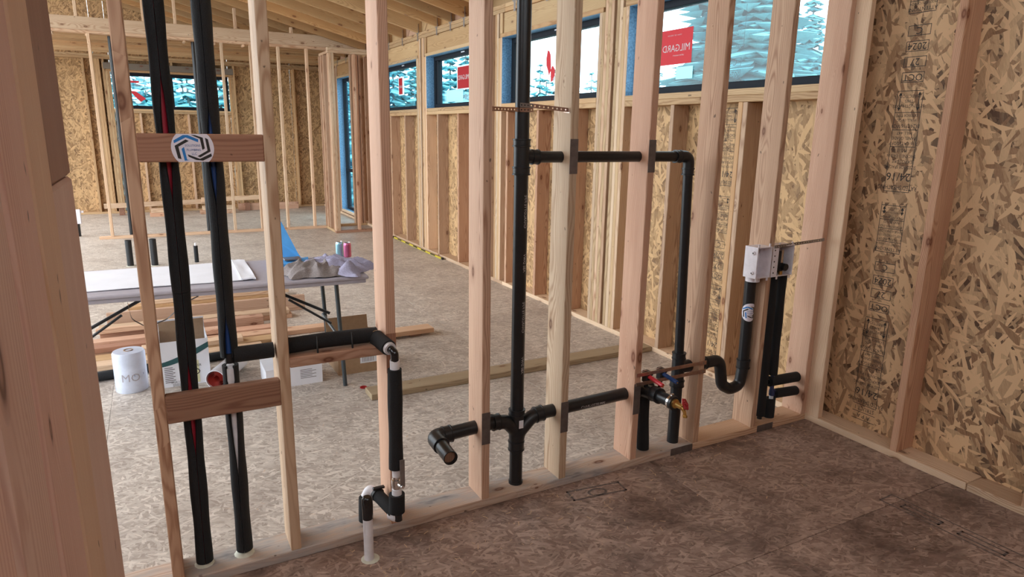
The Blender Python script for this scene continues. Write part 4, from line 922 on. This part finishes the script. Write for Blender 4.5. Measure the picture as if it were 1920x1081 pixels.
# ---- lumber pile behind and under the table: every board a thing
LUM = [ # y0, depth, z0, height, x0, x1, mat, label
 (4.32, .14, .0, .038, -3.42, -2.18, 'tan', 'tan board farthest back in the lumber pile, flat on the floor'),
 (4.33, .13, .039, .038, -3.30, -2.02, 'pale', 'pale board on top of the farthest board of the pile'),
 (4.02, .14, .0, .038, -3.50, -2.15, 'pale', 'pale flat board second from the back of the pile'),
 (3.98, .038, .039, .030, -3.1, -2.2, 'grey_beam', 'thin grey strip lying on a pale board of the pile'),
 (3.74, .038, .0, .14, -3.55, -1.98, 'pink', 'pink board on edge, the longest reaching right out of the pile'),
 (3.50, .14, .0, .04, -3.45, -2.14, 'stud', 'reddish flat board in front of the pink board on edge'),
 (3.50, .12, .041, .038, -3.6, -2.16, 'pale', 'light board with a square cut end in the middle of the pile'),
 (3.34, .089, .0, .089, -3.58, -2.40, 'pink', 'thick pinkish block-like board in the middle of the pile'),
 (3.30, .038, .09, .04, -3.60, -2.95, 'stud', 'short red-brown offcut on top of the thick board'),
 (3.14, .12, .0, .040, -3.72, -2.25, 'pink', 'pink flat board crossing the front half of the pile'),
 (3.12, .10, .041, .040, -3.72, -2.75, 'pink', 'pink board stacked on the front pink board'),
 (2.98, .12, .0, .040, -3.62, -1.95, 'stud', 'long brown flat board near the front running right'),
 (2.97, .09, .041, .038, -3.64, -3.05, 'dark', 'dark short offcut on the long brown board'),
 (2.82, .13, .0, .038, -3.70, -2.30, 'tan', 'tan flat board second from the front of the pile'),
 (2.83, .10, .039, .038, -3.30, -2.62, 'pale', 'pale offcut resting on the tan front board'),
 (2.68, .12, .0, .038, -3.75, -2.50, 'pale', 'weathered pale board at the front of the pile'),
]
for i, (y0_, d_, z_, h_, xa, xb, mt, lb) in enumerate(LUM):
    o = board('lumber_board', (xa, y0_, z_+.0005), (xb, y0_+d_, z_+h_), mt, None, .003, turn=R0.uniform(-.012, .012)); tag(o, lb, 'board', 'loose boards in the lumber pile')
o = tube('foam_tube', [(-3.66, 2.46, .032), (-3.2, 2.53, .032), (-2.55, 2.62, .032)], .031, 'foam', None, 18, .1); tag(o, 'long black foam pipe sleeve lying on the floor before the lumber pile', 'foam tube')
# floor beam and short board
o = board('floor_board', (-2.055, 1.385, .0005), (.143, 1.525, .0395), 'beam', None); tag(o, 'long tan board lying on the floor from the boxes to the outside wall', 'board')
o = board('floor_board', (-2.0, 2.50, .02), (-1.20, 2.64, .058), 'pale', None); tag(o, 'short pale board on the floor beyond the cardboard box', 'board')
for x in (-1.9, -1.4): tag(board('spacer_block', (x, 2.52, .0005), (x+.09, 2.62, .0195), 'dark', None), 'small dark spacer under the short pale board%s' % (', nearer the cardboard box' if x < -1.5 else ', at its free end'), 'block')
# plastic wrap roll
t = thing('wrap_roll', 'upright white plastic wrap roll beside the left stud on the floor', 'roll', (-3.353, 2.235, 0))
lathe('wrap', [(.088, 0), (.092, .006), (.092, .245), (.086, .256), (.042, .258), (.026, .258)], 'rollw', t, (-3.353, 2.235, 0), 36); lathe('core', [(.026, .06), (.026, .262), (.022, .262), (.022, .06), (.001, .06)], 'cardboard', t, (-3.353, 2.235, 0), 24)
V, F = text_geo('MO', .07); vs = []
for v_ in V: a = -1.55+v_.x/.0925; vs.append((.0925*math.cos(a), .0925*math.sin(a), v_.y))
mesh_from('roll_lettering', vs, F, 'table', t, (-3.353, 2.235, .10))
V, F = flatbox2(-.03, -.006, .03, .006); mesh_from('roll_label', [(.0927*math.cos(-1.0+x/.0927), .0927*math.sin(-1.0+x/.0927), y) for x, y, z in V], F, 'ink_blue', t, (-3.353, 2.235, .115))
# white open carton
def carton(nm, x0, y0, x1, y1, h, mat, inner, lb, flaps=True, rot=0.0):
    t = thing(nm, lb, 'box', ((x0+x1)/2, (y0+y1)/2, 0)); t_ = .004
    board('side_panel', (x0, y0, 0), (x1, y0+t_, h), mat, t, 0); board('side_panel', (x0, y1-t_, 0), (x1, y1, h), mat, t, 0); board('side_panel', (x0, y0+t_, 0), (x0+t_, y1-t_, h), mat, t, 0); board('side_panel', (x1-t_, y0+t_, 0), (x1, y1-t_, h), mat, t, 0); board('bottom_panel', (x0+t_, y0+t_, 0), (x1-t_, y1-t_, t_), inner, t, 0)
    if flaps:
        board('lining', (x0+t_, y1-t_-.001, t_), (x1-t_, y1-t_, h), inner, t, 0)
        fl = (y1-y0)*.42
        for (a, b, c_, d_) in (((x0, y0, h), (x1, y0, h), (x1, y0-fl*.25, h+fl*.1), (x0, y0-fl*.25, h+fl*.1)), ((x1, y0, h), (x1, y1, h), (x1+fl*.75, y1, h-.02), (x1+fl*.75, y0+.02, h+.0)), ((x0, y1, h), (x1, y1, h), (x1, y1+.02, h+fl*.7), (x0, y1+.02, h+fl*.7))):
            V = [Vector(a), Vector(b), Vector(c_), Vector(d_)]; nn = (V[1]-V[0]).cross(V[2]-V[0]).normalized()*.002; V8 = [v-nn for v in V]+[v+nn for v in V]
            F = [(0, 1, 2, 3), (7, 6, 5, 4)]+[(k, (k+1) % 4, (k+1) % 4+4, k+4) for k in range(4)]; cc, V8 = center(V8); mesh_from('flap', V8, F, mat, t, cc)
    return t
t = carton('carton', -3.18, 2.16, -2.90, 2.46, .30, 'paper', 'cardb_in', 'white carton with dark curved band and cream emblem, open on top, by the wrap roll', False)
board('lining', (-3.176, 2.455, .004), (-2.904, 2.456, .36), 'cardb_in', t, 0); board('flap', (-3.18, 2.457, .30), (-2.90, 2.461, .37), 'paper', t, 0)
yf = 2.159
def front(V, F, mt, x, z, nm='carton_print'): return mesh_from(nm, [(v[0], 0, v[1]) for v in V], F, mt, t, (x, yf-(.0008 if mt == 'cream' or mt == 'teal' else .0016), z))
front(*flatbox2(-.055, -.075, .055, .075), 'cream', -3.02, .085)
arc = [(-.14+.28*k/12, .02+.10*(k/12)**1.6) for k in range(13)]; front([(x, z, 0) for x, z in arc]+[(x, z+.028+.012*math.sin(i*.2), 0) for i, (x, z) in enumerate(arc)], [(k, k+1, k+14, k+13) for k in range(12)], 'teal', -3.04, .12)
for k in range(9): front(*flatbox2(-.03, -.002, .03*(1 if k % 2 else .6), .002), 'ink_grey', -3.135, .13-.012*k)
V, F = text_geo('2024 121', .018); front(V, F, 'ink', -3.10, .03); V, F = text_geo('|||||||||', .022); front(V, F, 'ink', -3.10, .012)
V = [(0.03*math.cos(k*.52), .022*math.sin(k*.52), 0) for k in range(12)]; front(V, [tuple(range(12))], 'ink', -2.99, .085); V = [(0.024*math.cos(k*.52), .016*math.sin(k*.52), 0) for k in range(12)]
mesh_from('carton_print', [(v[0], 0, v[1]) for v in V], [tuple(range(12))], 'cream', t, (-2.99, yf-.0024, .085)); front([(.01*math.cos(k*.7), .01*math.sin(k*.7), 0) for k in range(9)], [tuple(range(9))], 'redst', -3.0, .022)
V, F = text_geo('MASTER', .022); front(V, F, 'ink', -2.99, .125)
# rolled sheet, red inside
ra, rb = Vector((-2.885, 2.005, .062)), Vector((-2.70, 2.36, .062)); t = thing('paper_roll', 'white rolled-up sheet with a red inner side lying beside the open carton', 'roll', (-2.8, 2.18, 0))
ring_tube('outer_wrap', ra, rb, .062, .058, 'paper', t, 32)
V = []; F = []; d = (rb-ra); u = Vector((0, 0, 1)); s_ = d.normalized().cross(u)
for k in range(120): a = k*.21; r = .057*(1-k/190); V += [ra+d*.012+(u*math.cos(a)+s_*math.sin(a))*r, ra+d*.9+(u*math.cos(a)+s_*math.sin(a))*r]
for k in range(119): F.append((2*k, 2*k+1, 2*k+3, 2*k+2))
c, V = center(V); mesh_from('red_lining', V, F, 'redroll', t, c, True)
# low white box, cardboard box
t = carton('flat_box', -2.60, 1.84, -2.25, 2.10, .125, 'paper', 'paper', 'low white closed cardboard box under the wrapped branch pipe', False)
board('lid', (-2.603, 1.837, .125), (-2.247, 2.103, .130), 'paper', t, 0)
for k in range(6): mesh_from('box_print', [(-.05, 0, 0), (.05*(1 if k % 2 else .5), 0, 0), (.05*(1 if k % 2 else .5), 0, .003), (-.05, 0, .003)], [(0, 1, 2, 3)], 'ink_grey', t, (-2.34, 1.8385, .10-.011*k))
t = carton('cardboard_box', -2.13, 1.90, -1.83, 2.22, .22, 'cardboard', 'cardb_in', 'brown cardboard shipping box with open flaps behind the wrapped valve line', True)
mesh_from('shipping_label', [(-.06, 0, -.045), (.06, 0, -.045), (.06, 0, .045), (-.06, 0, .045)], [(0, 1, 2, 3)], 'paper', t, (-1.92, 1.8990, .11)); V, F = text_geo('9 x 5.5 in', .022); mesh_from('label_lettering', [(v.x, 0, v.y) for v in V], F, 'ink', t, (-1.925, 1.8982, .135)); V, F = text_geo('||||||||', .04); mesh_from('label_lettering', [(v.x, 0, v.y) for v in V], F, 'ink', t, (-1.925, 1.8982, .095))
tag(ring_tube('tape_ring', (-2.04, 1.62, .0005), (-2.04, 1.62, .006), .022, .017, 'redst', None, 20), 'small red ring lying on the floor by the cardboard box', 'ring')
# spirit level along the wall plate
t = thing('spirit_level', 'long yellow spirit level lying against the outside wall plate', 'level', (.08, 6.4, 0))
for z in (0, .014): board('rail', (.100, 5.50, z+.001), (.120, 7.45, z+.006), 'yellow', t, .001)
board('web', (.106, 5.50, .006), (.114, 7.45, .014), 'yellow', t, 0)
for y in (5.48, 7.45): board('end_cap', (.094, y, 0), (.122, y+.04, .030), 'blackm', t, .004)
for y in (5.75, 6.10, 6.42, 6.75, 7.1): board('vial_block' if y in (6.42,) else 'black_inlay', (.0985, y, .006), (.108, y+.16, .022), 'blackm', t, .002)
# floor stub pipes beyond the table
for x, y, r, h, lb in ((-3.434, 6.61, .036, .31, 'left one of two black pipe stubs rising from the floor beyond the table'), (-3.178, 6.54, .038, .32, 'right one of two black pipe stubs rising from the floor beyond the table')):
    t = thing('pipe_stub', lb, 'pipe', (x, y, 0), 'black floor stubs'); ring_tube('pipe', (x, y, h), (x, y, 0), r, r*.85, 'abs', t, 20); tube('floor_collar', [(x, y, 0), (x, y, .004)], r*1.35, 'foamseal', t, 16)
t = thing('pipe_stub', 'thin black foam stub with a white tip rising from the floor beyond the table', 'pipe', (-2.72, 6.56, 0)); tube('foam_sleeve', [(-2.72, 6.56, 0), (-2.72, 6.56, .205)], .024, 'foam', t, 16); tube('white_tip', [(-2.72, 6.56, .205), (-2.72, 6.56, .24)], .012, 'white_pipe', t, 12)
# things in the far room
t = thing('utility_hookup', 'small white box on a black pipe standing in the doorway of the far room', 'utility box', (-4.16, 9.4, 0)); tube('pipe', [(-4.16, 9.4, 0), (-4.16, 9.4, .19)], .035, 'abs', t, 16); board('box_shell', (-4.24, 9.36, .19), (-4.10, 9.44, .40), 'box_white', t, .006); board('mounting_tab', (-4.10, 9.39, .35), (-4.06, 9.41, .38), 'box_white', t, .002)
o = tube('vent_pipe', [(-3.455, 9.06, 0), (-3.45, 9.06, 2.85)], .028, 'abs', None, 18); tag(o, 'tall thin black vent pipe standing at the left of the far partition', 'pipe')
o = tube('vent_pipe', [(-2.385, 9.06, 0), (-2.385, 9.06, 2.85)], .03, 'abs', None, 18); tag(o, 'tall thin black vent pipe standing in the middle of the far partition', 'pipe')
for x0_, x1_, z_, lb in ((-3.93, -2.2, .155, 'left board of the low rail leaning along the far wall'), (-2.3, -1.20, .215, 'right board of the low rail leaning along the far wall')):
    o = board('rail_board', (x0_, 11.90 if x0_ < -3 else 11.86, z_), (x1_, 11.938 if x0_ < -3 else 11.898, z_+.089), 'pale', None, .003, 0, -.02); tag(o, lb, 'board')
for x in (-3.7, -2.9, -2.2, -1.5):
    tag(board('support_block', (x, 11.94, 0), (x+.09, 12.03, .16), 'dark', None), {-3.7: 'leftmost', -2.9: 'second from left', -2.2: 'third from left', -1.5: 'rightmost'}[x]+' of the four dark blocks behind the low far rail', 'block')
for i, (x0_, x1_, y0_, z_, lb) in enumerate(((-3.2, -2.72, 11.5, 0, 'lower'), (-3.18, -2.76, 11.52, .072, 'upper'), (-2.35, -1.72, 11.6, 0, 'lower'), (-2.3, -1.75, 11.62, .072, 'upper'))):
    o = board('lumber_block', (x0_, y0_, z_+.0005), (x1_, y0_+.2, z_+.070), 'stud' if i % 2 == 0 else 'pale', None); tag(o, '%s block of the %s short stack on the far room floor' % (lb, 'left' if i < 2 else 'right'), 'block')
o = board('floor_board', (-1.62, 12.0, .0005), (-.45, 12.09, .14), 'pink', None); tag(o, 'wide pinkish board on edge at the foot of the far wall', 'board')

# sawdust and chips on the near floor, splinters near the plate
V, F = [], []
for k in range(420):
    u = R0.random(); x = R0.uniform(-2.6, .1) if u < .6 else R0.uniform(-3.4, .0); y = (-.02-abs(R0.gauss(0, .25))) if u < .6 else R0.uniform(-1.9, 3.5)
    if 0 < y < .14: continue
    a = R0.uniform(0, 3.14); l, w_ = R0.uniform(.003, .014), R0.uniform(.0008, .0025); dx_, dy_ = math.cos(a)*l, math.sin(a)*l; o = len(V)
    V += [(x-dx_-dy_*w_/l, y-dy_+dx_*w_/l, .0012), (x-dx_+dy_*w_/l, y-dy_-dx_*w_/l, .0012), (x+dx_+dy_*w_/l, y+dy_-dx_*w_/l, .0016), (x+dx_-dy_*w_/l, y+dy_+dx_*w_/l, .0022)]; F.append((o, o+1, o+2, o+3))
o = mesh_from('sawdust', V, F, 'dust', None, (0, 0, 0)); o['kind'] = 'stuff'; tag(o, 'pale wood chips and sawdust scattered on the floor boards', 'sawdust')

# ================================================================== OUTSIDE
gr = mesh_from('ground', [(.6, -60, -.8), (.6, 14, -.8), (-60, 14, -.8), (-60, -60, -.8), (30, -60, -5), (30, 30, -5), (-60, 30, -5), (140, -140, -8), (140, 160, -8), (-100, 160, -8), (-100, -140, -8)],
    [(0, 3, 2, 1), (0, 1, 5, 4), (1, 2, 6, 5), (4, 5, 8, 7), (5, 6, 9, 8), (3, 0, 4, 7, 10), (2, 3, 10, 9, 6)], 'ground'); gr['kind'] = 'structure'
def conifer_mesh(seed, H, Rb, tiers, mat, dens=16):
    q = random.Random(seed); V, F = [], []
    for k in range(tiers):
        u = k/tiers; z = H*(.10+.90*u); r = Rb*(1-u)**.85*q.uniform(.8, 1.15)+.06; n = max(6, int(dens*(1-u)+6))
        for i in range(n):
            a = 2*math.pi*(i+q.random())/n; rr = r*q.uniform(.55, 1.15); wd = .16*rr+.10; dz = -.22*rr*q.uniform(.3, 1.3)
            ca, sa = math.cos(a), math.sin(a); o = len(V); zz = z+q.uniform(-.2, .2)*H/tiers
            V += [(0, 0, zz+.10*rr), (ca*rr*.55-sa*wd, sa*rr*.55+ca*wd, zz+dz*.5), (ca*rr, sa*rr, zz+dz), (ca*rr*.55+sa*wd, sa*rr*.55-ca*wd, zz+dz*.5), (ca*rr*.5, sa*rr*.5, zz+dz*.5-.18*rr)]
            F += [(o, o+1, o+2), (o, o+2, o+3), (o+1, o+4, o+2), (o+4, o+3, o+2)]
    me = bpy.data.meshes.new('crown'); me.from_pydata(V, [], F); me.materials.append(M[mat]); return me
tk = bmesh.new(); bmesh.ops.create_cone(tk, segments=8, radius1=.5, radius2=.05, depth=1, cap_ends=True); tkm = bpy.data.meshes.new('trunk'); tk.to_mesh(tkm); tk.free(); tkm.materials.append(M['trunk'])
CR = [conifer_mesh(s_, 10, 2.7, 26, 'tree', 16) for s_ in (1, 2, 3, 4)]
def conifer(az, D, el, mesh, label, grp, base=-6.0, H0=10.0, wide=1.0, dens=1):
    a = math.radians(az); x, y = -3.1+D*math.sin(a), -2.4+D*math.cos(a); top = 1.62+D*math.tan(math.radians(el)); h = top-base
    t = thing('conifer_tree', label, 'tree', (x, y, base), grp); t.scale = (h/H0*wide, h/H0*wide, h/H0); t.rotation_euler.z = R0.uniform(0, 6)
    for nm, me in (('crown', mesh), ('trunk', tkm)):
        o = bpy.data.objects.new(nm, me); COL.objects.link(o); o.parent = t
        if nm == 'trunk': o.scale = (.32, .32, H0*.96); o.location = (0, 0, H0*.48)
az = -9.0; k = 0
while az < 60:
    e = 8.3 if az < 26.5 else (6.1 if az < 42 else 6.3)
    if az < 9: e = 5.2
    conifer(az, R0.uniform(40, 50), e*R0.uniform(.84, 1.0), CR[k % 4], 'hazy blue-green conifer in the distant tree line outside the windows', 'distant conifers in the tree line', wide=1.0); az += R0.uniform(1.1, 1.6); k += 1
az = -9.0
while az < 60:
    e = 7.0 if az < 26.5 else 5.0
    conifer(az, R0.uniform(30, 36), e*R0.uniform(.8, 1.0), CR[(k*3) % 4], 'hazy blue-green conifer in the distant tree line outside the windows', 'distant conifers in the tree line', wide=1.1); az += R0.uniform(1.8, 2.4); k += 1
for az, D, el, wd, lb in ((44.6, 16, 15, 1.35, 'large close conifer filling the middle of the nearest window'), (47.3, 15, 16, 1.2, 'tall close conifer just right of the large one outside the nearest window'), (51.0, 18, 11.5, .75, 'slender close conifer at the right end of the nearest window')):
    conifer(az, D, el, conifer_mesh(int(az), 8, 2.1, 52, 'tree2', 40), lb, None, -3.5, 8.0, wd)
